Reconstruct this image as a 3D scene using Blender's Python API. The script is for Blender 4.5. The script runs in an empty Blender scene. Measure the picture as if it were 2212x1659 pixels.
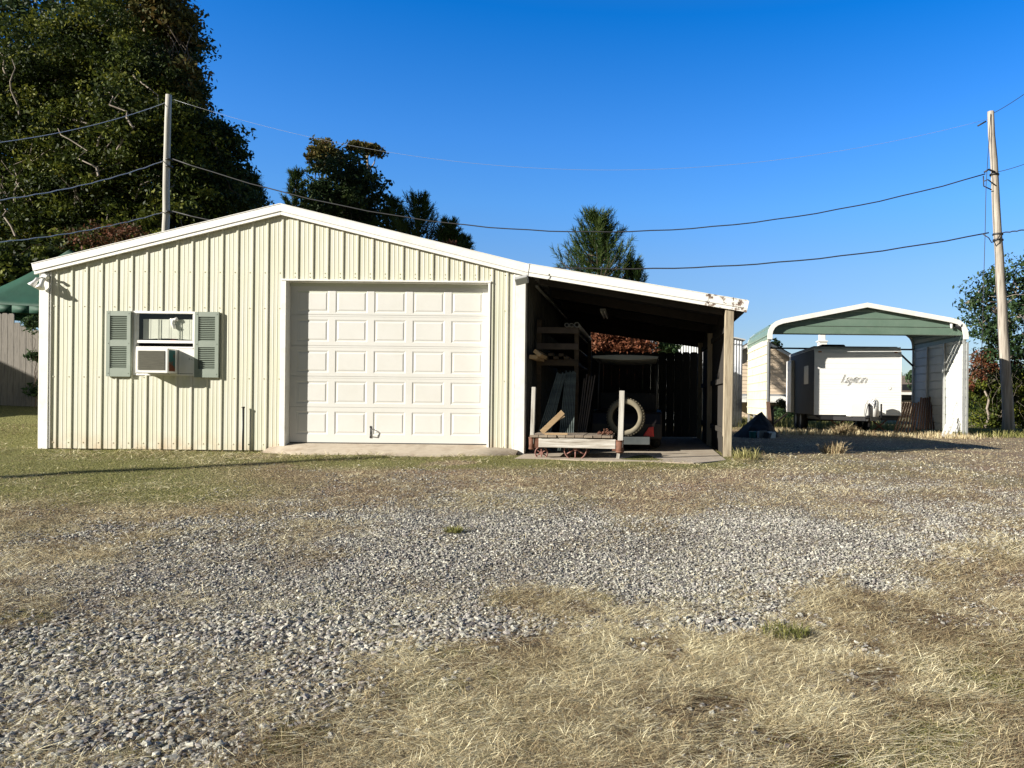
import bpy, math, random
import numpy as np
from mathutils import Vector, Matrix
random.seed(7)
rng = np.random.default_rng(11)
sc = bpy.context.scene
col = sc.collection
R = math.radians
# ------------------------------------------------------------------ camera model
F, CX, CY, EYE, ROLL = 1659.0, 1390.0, 865.0, 0.71, 0.0105
cr, sr = math.cos(ROLL), math.sin(ROLL)
def P(x, y, d):
    dx, dy = x - CX, CY - y
    return Vector(((dx*cr - dy*sr)*d/F, d, EYE + (dx*sr + dy*cr)*d/F))
def proj(X, Y, Z):
    a, b = X*F/Y, (Z-EYE)*F/Y
    return CX + a*cr + b*sr, CY - (-a*sr + b*cr)
cam_d = bpy.data.cameras.new('camera'); cam = bpy.data.objects.new('camera', cam_d); col.objects.link(cam)
cam.matrix_world = Matrix(((cr, -sr, 0, 0), (0, 0, -1, 0), (sr, cr, 0, EYE), (0, 0, 0, 1)))
cam_d.sensor_width = 36; cam_d.lens = 27.0; cam_d.shift_x = -284/2212; cam_d.shift_y = 35.5/2212
cam_d.clip_start = 0.05; cam_d.clip_end = 5000
sc.camera = cam
# ------------------------------------------------------------------ light
SD = Vector((.882, .472, -.393)).normalized()
w = bpy.data.worlds.new('World'); sc.world = w; w.use_nodes = True
nt = w.node_tree; nt.nodes.clear()
sky = nt.nodes.new('ShaderNodeTexSky'); sky.sky_type = 'NISHITA'; sky.sun_disc = False
sky.sun_elevation = R(21.4); sky.sun_rotation = math.atan2(-SD.x, -SD.y); sky.air_density = 1.0; sky.dust_density = .15; sky.ozone_density = 3.0
hs = nt.nodes.new('ShaderNodeHueSaturation'); hs.inputs['Saturation'].default_value = 1.0; hs.inputs['Value'].default_value = 1.0
bg = nt.nodes.new('ShaderNodeBackground'); bg.inputs['Strength'].default_value = .085
wo = nt.nodes.new('ShaderNodeOutputWorld')
gm = nt.nodes.new('ShaderNodeMix'); gm.data_type = 'RGBA'; gm.blend_type = 'MULTIPLY'; gm.inputs[0].default_value = 1
tcw = nt.nodes.new('ShaderNodeTexCoord'); sw = nt.nodes.new('ShaderNodeSeparateXYZ'); nt.links.new(tcw.outputs['Generated'], sw.inputs[0])
mw = nt.nodes.new('ShaderNodeMapRange'); mw.interpolation_type = 'SMOOTHSTEP'; mw.inputs[1].default_value = -.25; mw.inputs[2].default_value = .45; mw.inputs[3].default_value = .28; mw.inputs[4].default_value = 1.5
nt.links.new(sw.outputs[1], mw.inputs[0]); nt.links.new(mw.outputs[0], gm.inputs[7])
mz = nt.nodes.new('ShaderNodeValToRGB'); el = mz.color_ramp.elements
SKYR = [(0, (.38, .40, .45)), (.08, (.395, .435, .54)), (.165, (.39, .515, .68)), (.242, (.30, .58, .86)), (.315, (.21, .56, .94)), (.45, (.02, .46, .93)), (.62, (.30, .50, .75))]
while len(el) < len(SKYR): el.new(.5)
for e_, (p_, c_) in zip(el, SKYR): e_.position = p_; e_.color = (*c_, 1)
nt.links.new(sw.outputs[2], mz.inputs[0])
ff = nt.nodes.new('ShaderNodeMapRange'); ff.interpolation_type = 'SMOOTHSTEP'; ff.inputs[1].default_value = -.1; ff.inputs[2].default_value = .4; nt.links.new(sw.outputs[1], ff.inputs[0])
mt_ = nt.nodes.new('ShaderNodeMix'); mt_.data_type = 'RGBA'; nt.links.new(ff.outputs[0], mt_.inputs[0]); mt_.inputs[6].default_value = (.95, .95, .95, 1); nt.links.new(mz.outputs[0], mt_.inputs[7])
m2_ = nt.nodes.new('ShaderNodeMix'); m2_.data_type = 'RGBA'; m2_.blend_type = 'MULTIPLY'; m2_.inputs[0].default_value = 1
nt.links.new(sky.outputs[0], m2_.inputs[6]); nt.links.new(mt_.outputs[2], m2_.inputs[7]); nt.links.new(m2_.outputs[2], hs.inputs['Color']); nt.links.new(hs.outputs[0], gm.inputs[6]); nt.links.new(gm.outputs[2], bg.inputs['Color']); nt.links.new(bg.outputs[0], wo.inputs[0])
sd = bpy.data.lights.new('sun', 'SUN'); sd.energy = 5.0; sd.angle = R(.5); sd.color = (1, .945, .85)
so = bpy.data.objects.new('sun', sd); col.objects.link(so); so.rotation_euler = SD.to_track_quat('-Z', 'Y').to_euler()
so.location = (-20, -10, 20)
sc.view_settings.view_transform = 'Standard'; sc.view_settings.look = 'None'; sc.view_settings.gamma = 1
sc.view_settings.exposure = 0.95
sc.cycles.max_bounces = 6; sc.cycles.diffuse_bounces = 2; sc.cycles.transparent_max_bounces = 12
# ------------------------------------------------------------------ materials
MATS = {}
def newmat(name):
    m = bpy.data.materials.new(name); m.use_nodes = True
    n = m.node_tree; b = n.nodes['Principled BSDF']; MATS[name] = m
    return m, n, b
def ramp(n, fac, cols, lo=.3, hi=.7, interp='LINEAR'):
    r = n.nodes.new('ShaderNodeValToRGB'); r.color_ramp.interpolation = interp
    e = r.color_ramp.elements
    k = len(cols)
    while len(e) < k: e.new(.5)
    for i, c in enumerate(cols):
        e[i].position = lo + (hi-lo)*i/max(1, k-1); e[i].color = (*c, 1)
    n.links.new(fac, r.inputs[0]); return r.outputs[0]
def coords(n, stretch=(1, 1, 1), kind='Object'):
    t = n.nodes.new('ShaderNodeTexCoord'); mp = n.nodes.new('ShaderNodeMapping'); mp.inputs['Scale'].default_value = stretch
    n.links.new(t.outputs[kind], mp.inputs[0]); return mp.outputs[0]
def noise(n, vec, scale, detail=5, rough=.6):
    t = n.nodes.new('ShaderNodeTexNoise'); t.inputs['Scale'].default_value = scale
    t.inputs['Detail'].default_value = detail; t.inputs['Roughness'].default_value = rough
    n.links.new(vec, t.inputs['Vector']); return t.outputs[0]
def bump(n, b, h, strength=.3, dist=.01):
    u = n.nodes.new('ShaderNodeBump'); u.inputs['Strength'].default_value = strength; u.inputs['Distance'].default_value = dist
    n.links.new(h, u.inputs['Height']); n.links.new(u.outputs[0], b.inputs['Normal'])
def mixc(n, fac, a, b):
    m = n.nodes.new('ShaderNodeMix'); m.data_type = 'RGBA'
    if isinstance(fac, (int, float)): m.inputs[0].default_value = fac
    else: n.links.new(fac, m.inputs[0])
    for s, v in ((m.inputs[6], a), (m.inputs[7], b)):
        if isinstance(v, tuple): s.default_value = (*v, 1)
        else: n.links.new(v, s)
    return m.outputs[2]
def pm(name, cols, scale=4, rough=.6, metal=0, stretch=(1, 1, 1), bs=0, bd=.01, bscale=None, lo=.3, hi=.7, spec=.5, dirt=None):
    m, n, b = newmat(name)
    v = coords(n, stretch); f = noise(n, v, scale)
    c = ramp(n, f, cols, lo, hi)
    if dirt:
        f2 = noise(n, coords(n), dirt[1], 6, .7); c = mixc(n, ramp(n, f2, [(0, 0, 0), (dirt[2],)*3], .5, .75), c, dirt[0])
    n.links.new(c, b.inputs['Base Color'])
    b.inputs['Roughness'].default_value = rough; b.inputs['Metallic'].default_value = metal
    b.inputs['Specular IOR Level'].default_value = spec
    if bs: bump(n, b, noise(n, coords(n, stretch), bscale or scale*2), bs, bd)
    return m
# painted cream steel: faint vertical streaks, dust low down
m, n, b = newmat('cream_steel')
v = coords(n, (1, 1, .12)); c = ramp(n, noise(n, v, 9), [(.575, .565, .425), (.60, .59, .47), (.625, .60, .52)], .3, .7)
sx = n.nodes.new('ShaderNodeSeparateXYZ'); t = n.nodes.new('ShaderNodeTexCoord'); n.links.new(t.outputs['Object'], sx.inputs[0])
mr = n.nodes.new('ShaderNodeMapRange'); mr.inputs[1].default_value = .32; mr.inputs[2].default_value = 0; mr.inputs[3].default_value = 0; mr.inputs[4].default_value = .8
n.links.new(sx.outputs[2], mr.inputs[0]); mu = n.nodes.new('ShaderNodeMath'); mu.operation = 'MULTIPLY'
n.links.new(mr.outputs[0], mu.inputs[0]); n.links.new(ramp(n, noise(n, coords(n), 3), [(0, 0, 0), (1, 1, 1)], .4, .7), mu.inputs[1])
c = mixc(n, mu.outputs[0], c, (.50, .30, .15))
n.links.new(c, b.inputs['Base Color']); b.inputs['Roughness'].default_value = .5; bump(n, b, noise(n, coords(n, (1, 1, .3)), 3, 2), .25, .01)
CREAM = m
CREAM_SHADED = pm('cream_steel_shaded', [(.05, .05, .045), (.08, .078, .07)], 5, .7)  # darkened copy of the cream steel, lean-to shade put into its colour
WHITE = pm('white_trim', [(.76, .75, .70), (.84, .83, .79)], 2, .45, dirt=((.45, .40, .30), 6, .35))
DOORW = pm('door_white', [(.60, .595, .56), (.64, .63, .60)], 1.2, .5, bs=.08, bd=.002, bscale=200, dirt=((.54, .51, .44), 2.5, .3))
# peeling paint trim
m, n, b = newmat('peeling_trim'); v = coords(n)
f = noise(n, v, 9, 8, .75); sx = n.nodes.new('ShaderNodeSeparateXYZ'); n.links.new(v, sx.inputs[0])
mr = n.nodes.new('ShaderNodeMapRange'); n.links.new(sx.outputs[0], mr.inputs[0])
mr.inputs[1].default_value = 6.15; mr.inputs[2].default_value = 6.55; mr.inputs[3].default_value = -.2; mr.inputs[4].default_value = .175
ad = n.nodes.new('ShaderNodeMath'); ad.operation = 'ADD'; n.links.new(f, ad.inputs[0]); n.links.new(mr.outputs[0], ad.inputs[1])
msk = ramp(n, ad.outputs[0], [(0, 0, 0), (1, 1, 1)], .70, .72)
rust = ramp(n, noise(n, v, 14), [(.07, .055, .045), (.20, .13, .095), (.36, .33, .29)], .35, .65)
n.links.new(mixc(n, msk, (.82, .81, .76), rust), b.inputs['Base Color']); b.inputs['Roughness'].default_value = .6
PEEL = m
SHUT = pm('shutter_green', [(.21, .25, .205), (.24, .28, .23)], 6, .55)
CONC = pm('concrete', [(.30, .25, .19), (.42, .36, .28), (.36, .30, .23)], 3, .9, bs=.4, bd=.01, bscale=40, dirt=((.20, .13, .08), 4, .6))
DARKM = pm('dark_metal', [(.02, .02, .02), (.05, .05, .05)], 8, .5)
GLASSD = pm('dark_void', [(.015, .016, .02), (.02, .02, .025)], 3, .3)
GREY = pm('grey_metal', [(.28, .29, .29), (.36, .36, .35)], 8, .5)
BULB = pm('lamp_white', [(.78, .77, .73), (.84, .83, .8)], 8, .3)
ROOF = pm('roof_steel', [(.45, .46, .45), (.55, .55, .53)], 2, .5)
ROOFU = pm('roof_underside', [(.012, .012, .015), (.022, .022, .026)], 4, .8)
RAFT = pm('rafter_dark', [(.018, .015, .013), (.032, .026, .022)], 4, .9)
WOODG = pm('weathered_post', [(.22, .18, .13), (.36, .30, .21), (.46, .40, .29)], 4, .85, stretch=(10, 10, .8), bs=.6, bd=.006, bscale=8)
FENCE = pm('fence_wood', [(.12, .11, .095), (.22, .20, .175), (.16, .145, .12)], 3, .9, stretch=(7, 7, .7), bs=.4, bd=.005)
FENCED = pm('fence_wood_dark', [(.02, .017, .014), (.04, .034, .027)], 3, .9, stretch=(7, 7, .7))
PAINTW = pm('worn_white_wood', [(.20, .165, .13), (.46, .42, .36), (.62, .59, .54)], 2.2, .85, stretch=(1.0, 1.0, 14), lo=.34, hi=.58, bs=.4, bd=.004)
PAINTS = pm('worn_stake', [(.24, .21, .17), (.46, .43, .38), (.60, .58, .53)], 3, .8, stretch=(9, 9, .8), lo=.28, hi=.6, bs=.4, bd=.004)
DECK = pm('deck_wood', [(.16, .12, .09), (.34, .28, .21)], 5, .9, stretch=(1, 9, 1), bs=.5)
RUST = pm('rust', [(.085, .035, .02), (.17, .075, .045), (.12, .05, .032)], 14, .85, bs=.4, bd=.003)
RUSTW = pm('rust_wheel', [(.20, .09, .075), (.30, .15, .12)], 14, .8)
PINE2 = pm('new_lumber', [(.42, .28, .15), (.54, .39, .22)], 4, .7, stretch=(1, 1, 6))
LUMD = pm('old_lumber', [(.05, .036, .025), (.11, .08, .05)], 4, .85, stretch=(1, 1, 6))
BARG = pm('dark_green_bar', [(.025, .04, .037), (.16, .19, .18)], 7, .5)
BARB = pm('dark_brown_bar', [(.07, .055, .045), (.13, .10, .08)], 7, .7)
TYRE = pm('dusty_tyre', [(.13, .11, .075), (.22, .19, .13), (.17, .15, .11)], 6, .9, bs=.3)
TYREB = pm('black_tyre', [(.015, .015, .015), (.03, .03, .03)], 8, .85)
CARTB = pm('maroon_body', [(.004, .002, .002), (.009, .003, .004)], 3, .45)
CANOPY = pm('canopy_grey', [(.20, .21, .19), (.26, .27, .24)], 3, .5)
REDL = pm('red_lens', [(.55, .02, .03), (.65, .04, .04)], 6, .15)
BUMP = pm('bumper_grey', [(.07, .08, .08), (.11, .12, .12)], 6, .4)
GREENM = pm('green_steel', [(.115, .18, .135), (.15, .22, .17)], 3, .4, stretch=(.5, 1, 1), dirt=((.20, .26, .20), 5, .5))
GREENC = pm('green_canvas', [(.0, .042, .020), (.002, .062, .030)], 2, .7, bs=.3, bd=.02, bscale=6)
CPW = pm('carport_wall', [(.62, .56, .40), (.72, .67, .51), (.55, .50, .36)], 2.5, .5, stretch=(1, 1, .6), dirt=((.33, .30, .20), 3, .35))
CPI = pm('carport_inside', [(.66, .67, .62), (.75, .76, .71)], 2.5, .5, dirt=((.35, .33, .26), 5, .3))
GALV = pm('galvanised_tube', [(.40, .41, .40), (.52, .53, .52)], 9, .45, .5)
TRLW = pm('trailer_white', [(.80, .79, .75), (.84, .83, .79)], 2, .35, stretch=(.4, .4, 2), dirt=((.6, .57, .5), 3, .15))
TRLS = pm('trailer_side', [(.03, .035, .04), (.05, .055, .06)], 2, .7)  # near-black tone that carries the shade of the white trailer's side
TRLR = pm('trailer_roof', [(.20, .21, .22), (.26, .27, .28)], 3, .6)
BLACK = pm('black_steel', [(.008, .008, .009), (.02, .02, .022)], 6, .5)
TARP = pm('black_tarp', [(.006, .006, .006), (.014, .014, .014)], 4, .85, bs=.5, bd=.02)
AMBER = pm('amber_lens', [(.30, .11, .02), (.36, .14, .03)], 6, .2)
BEIGE = pm('beige_siding', [(.56, .44, .32), (.60, .49, .36)], .7, .7)
BROWNR = pm('brown_shingle', [(.14, .105, .075), (.19, .145, .105)], 8, .95)
RIBST = pm('rusty_bar', [(.055, .03, .02), (.12, .065, .04), (.085, .05, .035)], 6, .85, stretch=(3, 3, .6))
m, n, b = newmat('corrugated_silver'); v = coords(n)
c = ramp(n, noise(n, v, 1.1, 6), [(.20, .22, .26), (.50, .52, .55), (.62, .63, .64)], .35, .6)
n.links.new(c, b.inputs['Base Color']); b.inputs['Metallic'].default_value = .35; b.inputs['Roughness'].default_value = .4; SILV = m
POLE = pm('pole_wood', [(.17, .145, .12), (.34, .30, .25), (.46, .42, .36)], 2.5, .9, stretch=(9, 9, .5), bs=.7, bd=.012, bscale=6)
POLED = pm('pole_wood_grey', [(.38, .36, .32), (.52, .50, .45)], 2.5, .9, stretch=(9, 9, .5), bs=.5, bd=.01)
WIRE = pm('wire_black', [(.02, .02, .022), (.03, .03, .03)], 2, .6)
WIREL = pm('wire_aluminium', [(.35, .37, .40), (.42, .44, .47)], 2, .4, .3)
BARK = pm('bark', [(.07, .05, .035), (.14, .11, .08)], 3, .95, stretch=(4, 4, .6), bs=.6, bd=.03)
TWIG = pm('pale_bark', [(.22, .18, .14), (.34, .29, .24)], 3, .9)
SHADE = pm('window_shade', [(.52, .54, .45), (.60, .62, .53)], 1.5, .8)
COIL = pm('condenser_coil', [(.13, .125, .09), (.22, .21, .16)], 9, .5, stretch=(1, 1, 14))
TEAL = pm('rusty_vent', [(.015, .12, .12), (.03, .10, .10), (.16, .05, .025), (.20, .06, .03)], 5, .6, lo=.4, hi=.6)
REDP = pm('red_plastic', [(.4, .03, .02), (.5, .05, .03)], 6, .4)
TEALP = pm('teal_plastic', [(.02, .16, .17), (.04, .22, .22)], 6, .4)
STONE = None
m, n, b = newmat('glass_pane')
tr = n.nodes.new('ShaderNodeBsdfTransparent'); gl = n.nodes.new('ShaderNodeBsdfGlossy'); gl.inputs['Roughness'].default_value = .03
mx = n.nodes.new('ShaderNodeMixShader')
mx.inputs[0].default_value = .07; n.links.new(tr.outputs[0], mx.inputs[1]); n.links.new(gl.outputs[0], mx.inputs[2]); n.links.new(mx.outputs[0], n.nodes['Material Output'].inputs[0]); GLASS = m
def leafmat(name, cols, rough=.45, trans=.25):
    m, n, b = newmat(name); a = n.nodes.new('ShaderNodeAttribute'); a.attribute_name = 'tint'
    c = ramp(n, a.outputs['Fac'], cols, .0, 1.0); n.links.new(c, b.inputs['Base Color']); b.inputs['Roughness'].default_value = rough; b.inputs['Specular IOR Level'].default_value = .12
    t = n.nodes.new('ShaderNodeBsdfTranslucent'); n.links.new(c, t.inputs[0]); mx = n.nodes.new('ShaderNodeMixShader'); mx.inputs[0].default_value = trans
    n.links.new(b.outputs[0], mx.inputs[1]); n.links.new(t.outputs[0], mx.inputs[2]); n.links.new(mx.outputs[0], n.nodes['Material Output'].inputs[0])
    return m
LOLIVE = leafmat('leaf_olive', [(.008, .014, .005), (.030, .047, .011), (.10, .12, .018), (.25, .24, .035)], .55)
LDARK = leafmat('leaf_dark', [(.012, .024, .011), (.04, .068, .024), (.10, .13, .04)], .5)
LRED = leafmat('leaf_russet', [(.03, .045, .015), (.14, .05, .025), (.22, .085, .045), (.28, .15, .09)], .6)
LAUT = leafmat('leaf_autumn', [(.05, .06, .02), (.11, .10, .03), (.20, .11, .035)], .5)
LMID = leafmat('leaf_mid', [(.02, .045, .02), (.045, .08, .03), (.08, .11, .04)], .5)
LNEED = leafmat('pine_needles', [(.016, .036, .012), (.045, .08, .02), (.11, .135, .035)], .5, .15)
LGRASS = leafmat('grass_green', [(.075, .085, .022), (.19, .195, .055), (.38, .35, .14), (.62, .55, .30)], .7, .25)
LSTRAW = leafmat('grass_straw', [(.10, .06, .035), (.33, .25, .145), (.63, .54, .32), (.96, .89, .62)], .75, .15)
# ------------------------------------------------------------------ mesh builder
def tag(o, label=None, cat=None, group=None, kind=None):
    for k, v in (('label', label), ('category', cat), ('group', group), ('kind', kind)):
        if v: o[k] = v
    return o
def thing(name, loc, label, cat, group=None, rz=0):
    o = bpy.data.objects.new(name, None); col.objects.link(o); o.location = loc; o.rotation_euler = (0, 0, rz)
    o.empty_display_size = .2
    return tag(o, label, cat, group)
def wloc(o):
    v = Vector((0, 0, 0))
    while o: v = v + o.location; o = o.parent
    return v
class MB:
    def __init__(s): s.v = []; s.f = []; s.sm = []
    def add(s, vs, fs, smooth=False):
        k = len(s.v); s.v += [Vector(v) for v in vs]; s.f += [tuple(i+k for i in f) for f in fs]; s.sm += [smooth]*len(fs); return s
    def box(s, x0, x1, y0, y1, z0, z1, M=None):
        vs = [Vector((x, y, z)) for z in (z0, z1) for y in (y0, y1) for x in (x0, x1)]
        if M: vs = [M @ v for v in vs]
        return s.add(vs, [(0, 2, 3, 1), (4, 5, 7, 6), (0, 1, 5, 4), (2, 6, 7, 3), (0, 4, 6, 2), (1, 3, 7, 5)])
    def bar(s, p, q, w_, h_, up=(0, 0, 1)):
        p, q = Vector(p), Vector(q); d = (q-p); L = d.length; d.normalize(); u = Vector(up)
        if abs(d.dot(u)) > .98: u = Vector((0, 1, 0))
        a = d.cross(u).normalized(); b_ = a.cross(d)
        M = Matrix((( a.x, d.x, b_.x, p.x), (a.y, d.y, b_.y, p.y), (a.z, d.z, b_.z, p.z), (0, 0, 0, 1)))
        return s.box(-w_/2, w_/2, 0, L, -h_/2, h_/2, M)
    def tube(s, pts, r, nseg=8, cap=True):
        pts = [Vector(p) for p in pts]; rs = r if isinstance(r, (list, tuple)) else [r]*len(pts)
        vs = []; prev = None
        for i, p in enumerate(pts):
            d = (pts[min(i+1, len(pts)-1)] - pts[max(i-1, 0)]).normalized()
            if prev is None:
                u = Vector((0, 0, 1)) if abs(d.z) < .9 else Vector((1, 0, 0)); a = d.cross(u).normalized()
            else:
                a = (prev - d*prev.dot(d)).normalized()
            prev = a; b_ = d.cross(a)
            for k in range(nseg):
                t = 2*math.pi*k/nseg; vs.append(p + (a*math.cos(t) + b_*math.sin(t))*rs[i])
        fs = []
        for i in range(len(pts)-1):
            for k in range(nseg):
                k2 = (k+1) % nseg; fs.append((i*nseg+k, i*nseg+k2, (i+1)*nseg+k2, (i+1)*nseg+k))
        s.add(vs, fs, True)
        if cap:
            k0 = len(s.v)-len(vs); s.f.append(tuple(k0+k for k in range(nseg))[::-1]); s.sm.append(False)
            s.f.append(tuple(k0+(len(pts)-1)*nseg+k for k in range(nseg))); s.sm.append(False)
        return s
    def prism(s, poly, y0, y1, M=None):  # polygon in xz extruded in y
        k = len(poly); vs = [Vector((x, y0, z)) for x, z in poly] + [Vector((x, y1, z)) for x, z in poly]
        if M: vs = [M @ v for v in vs]
        return s.add(vs, [tuple(range(k)), tuple(range(k, 2*k))[::-1]] + [(i, i+k, (i+1) % k+k, (i+1) % k) for i in range(k)])
    def torus(s, c, ax, R_, r, n1=32, n2=10, squash=1):
        c = Vector(c); ax = Vector(ax).normalized(); u = Vector((0, 0, 1)) if abs(ax.z) < .9 else Vector((1, 0, 0)); a = ax.cross(u).normalized(); b_ = ax.cross(a)
        vs = []; fs = []
        for i in range(n1):
            t = 2*math.pi*i/n1; e = a*math.cos(t)+b_*math.sin(t)
            for j in range(n2):
                q = 2*math.pi*j/n2; vs.append(c + e*(R_+r*math.cos(q)) + ax*(r*squash*math.sin(q)))
        for i in range(n1):
            for j in range(n2):
                fs.append((i*n2+j, ((i+1) % n1)*n2+j, ((i+1) % n1)*n2+(j+1) % n2, i*n2+(j+1) % n2))
        return s.add(vs, fs, True)
    def build(s, name, mat, parent=None, local=False, bevel=0, lab=None):
        me = bpy.data.meshes.new(name); vs = s.v
        o = bpy.data.objects.new(name, me); col.objects.link(o)
        if parent:
            o.parent = parent
            if not local: off = wloc(parent); vs = [v-off for v in vs]
        elif not local:
            xs = [v.x for v in vs]; ys = [v.y for v in vs]; zs = [v.z for v in vs]
            off = Vector(((min(xs)+max(xs))/2, (min(ys)+max(ys))/2, min(zs))); vs = [v-off for v in vs]; o.location = off
        me.from_pydata([tuple(v) for v in vs], [], s.f); me.polygons.foreach_set('use_smooth', s.sm)
        me.materials.append(mat)
        if bevel:
            b = o.modifiers.new('bevel', 'BEVEL'); b.width = bevel; b.segments = 2; b.limit_method = 'ANGLE'
        if lab: o['label'] = lab
        return o
def npmesh(name, verts, faces, mat, parent=None, tint=None, smooth=False, off=(0, 0, 0)):
    verts = np.asarray(verts, np.float32) - np.asarray(off, np.float32); faces = np.asarray(faces, np.int32); nf, k = faces.shape
    me = bpy.data.meshes.new(name); me.vertices.add(len(verts)); me.vertices.foreach_set('co', verts.ravel())
    me.loops.add(nf*k); me.loops.foreach_set('vertex_index', faces.ravel()); me.polygons.add(nf)
    me.polygons.foreach_set('loop_start', np.arange(0, nf*k, k, dtype=np.int32)); me.polygons.foreach_set('use_smooth', np.full(nf, smooth))
    me.update(calc_edges=True)
    if tint is not None:
        a = me.attributes.new('tint', 'FLOAT', 'FACE'); a.data.foreach_set('value', np.asarray(tint, np.float32))
    me.materials.append(mat); o = bpy.data.objects.new(name, me); col.objects.link(o)
    if parent: o.parent = parent
    else: o.location = off
    return o
def copy_tree(o, parent=None):
    c = o.copy(); col.objects.link(c); c.parent = parent
    for ch in list(o.children): copy_tree(ch, c)
    return c
# ------------------------------------------------------------------ value noise
def vnoise(x, y, s, seed=0):
    x = np.asarray(x, float)/s; y = np.asarray(y, float)/s
    r = np.random.default_rng(seed).random((256, 256)); xi = np.floor(x).astype(int); yi = np.floor(y).astype(int)
    fx = x-xi; fy = y-yi; fx = fx*fx*(3-2*fx); fy = fy*fy*(3-2*fy)
    g = lambda a, b: r[a & 255, b & 255]
    return (g(xi, yi)*(1-fx)+g(xi+1, yi)*fx)*(1-fy)+(g(xi, yi+1)*(1-fx)+g(xi+1, yi+1)*fx)*fy
def fbm(x, y, s, seed=0):
    return .5*vnoise(x, y, s, seed)+.27*vnoise(x, y, s/2.1, seed+1)+.15*vnoise(x, y, s/4.3, seed+2)+.08*vnoise(x, y, s/9, seed+3)
def S(t):
    t = np.clip(t, 0, 1); return t*t*(3-2*t)
def gz(x, y):
    x = np.asarray(x, float); y = np.asarray(y, float)
    s = np.clip((y-1.5)/9.6, 0, 1); s = .6*s+.4*S(s)
    z = -.8+.655*s
    z = z+.62*S((y-12.6)/3.2)*S((-9.5-x)/.8)*S((30-y)/8)
    z = z-.06*S((x-4)/4)*S((y-15)/5)
    a = S((y-1)/3)*.5+.5
    z = z+a*(.07*(fbm(x+50, y+50, 2.5, 5)-.5)*S((11.2-y)/3)+.025*(vnoise(x, y, .5, 9)-.5))
    return z
def gzf(x, y): return float(gz(x, y))
# polygon masks in the photo's ground layout, stored per world point
GRAVEL = [(-900, 1420), (-300, 1290), (0, 1195), (180, 1140), (420, 1100), (620, 1065), (800, 1020), (1000, 1000), (1250, 1040), (1480, 1062), (1620, 1005), (1850, 985), (2300, 985), (2600, 1060),
          (2200, 1180), (2090, 1245), (2120, 1310), (1850, 1350), (1560, 1385), (1300, 1400), (1130, 1450), (920, 1520), (800, 1620), (640, 1690), (560, 1800), (200, 2600), (-2500, 2600), (-2500, 1800)]
def sdist(px, py, poly):
    d = np.full(px.shape, 1e9); ins = np.zeros(px.shape, bool); k = len(poly)
    for i in range(k):
        ax, ay = poly[i]; bx, by = poly[(i+1) % k]; ex, ey = bx-ax, by-ay
        t = np.clip(((px-ax)*ex+(py-ay)*ey)/(ex*ex+ey*ey), 0, 1); d = np.minimum(d, np.hypot(px-ax-t*ex, (py-ay-t*ey)*1.6))
        c = ((ay > py) != (by > py)) & (px < (bx-ax)*(py-ay)/(by-ay+1e-9)+ax); ins ^= c
    return np.where(ins, d, -d)
def masks(x, y, z):
    yy = np.maximum(y, .8); px, py = proj(x, yy, z)
    sdv = sdist(px, py, GRAVEL)
    n1 = fbm(x, y, 1.3, 21)-.5; n2 = fbm(x, y, .45, 31)-.5
    g = S((sdv+ (n1*400+n2*420)*np.clip((py-850)/450, .3, 1.3)+20+90*S((750-px)/300)*S((py-1150)/120)+80*S((px-1250)/200)*S((2050-px)/200)*S((py-1230)/80)*S((1400-py)/40))/ 290)
    thin = .8*S((px-1500)/500)*S((1210-py)/150)        # upper right and top band: dry grass over thin gravel
    thin = np.maximum(thin, S((1120-py)/70)*.65)
    g = g*(1-thin*S((fbm(x, y, .7, 41)-.36)/.16))
    g = np.where(y < 1.0, 0, g)
    g = g*S((14.2-y)/.5)
    g = np.maximum(g, 0)
    gr = S((760-px)/420)*S((1110-py)/60+.5*(n1+.2))     # left lawn
    gr = np.maximum(gr, S((px-1500)/500)*S((py-1300)/200)*.95*S((n1+.12)*6+.5)); gr = np.maximum(gr, .28*S((n1-.02)*9)); gr = np.maximum(gr, .8*S((fbm(x, y, .5, 97)-.62)/.06)*S((py-1150)/200))
    gr = np.maximum(gr, S((py-965)/8)*S((1022-py)/18)*S((n1+.1)*8+.5)*.95*S((1750-px)/200))
    gr = np.maximum(gr, S((y-22)/4)*.6); gr = np.maximum(gr, S((-9-x)/1)*S((y-12)/1)*.9)
    return g, np.clip(gr, 0, 1), px, py
# ------------------------------------------------------------------ ground sheet
def axis(dense0, dense1, step, far0, far1):
    a = list(np.arange(dense0, dense1, step)); s = step; x = dense1
    while x < far1: a.append(x); s *= 1.22; x += s
    a.append(far1); s = step; x = dense0-step
    b_ = []
    while x > far0: b_.append(x); s *= 1.22; x -= s
    b_.append(far0); return np.array(b_[::-1]+a)
gx = axis(-11, 9, .07, -2500, 2500); gy = axis(1.6, 15.5, .07, -2500, 3000)
XX, YY = np.meshgrid(gx, gy); ZZ = gz(XX, YY)
ZZ = ZZ - .0*XX
g_, gr_, _, _ = masks(XX, YY, ZZ)
nx, ny = len(gx), len(gy); idx = np.arange(nx*ny).reshape(ny, nx)
fc = np.stack([idx[:-1, :-1], idx[:-1, 1:], idx[1:, 1:], idx[1:, :-1]], -1).reshape(-1, 4)
m, n, b = newmat('ground_soil')
ag = n.nodes.new('ShaderNodeAttribute'); ag.attribute_name = 'gravel'; an = n.nodes.new('ShaderNodeAttribute'); an.attribute_name = 'green'
v = coords(n)
vo = n.nodes.new('ShaderNodeTexVoronoi'); vo.inputs['Scale'].default_value = 42; n.links.new(v, vo.inputs['Vector'])
vc = n.nodes.new('ShaderNodeSeparateColor'); n.links.new(vo.outputs['Color'], vc.inputs[0])
gc = ramp(n, vc.outputs[0], [(.07, .058, .045), (.18, .165, .14), (.29, .27, .235), (.42, .39, .33)], .05, .95)
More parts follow.
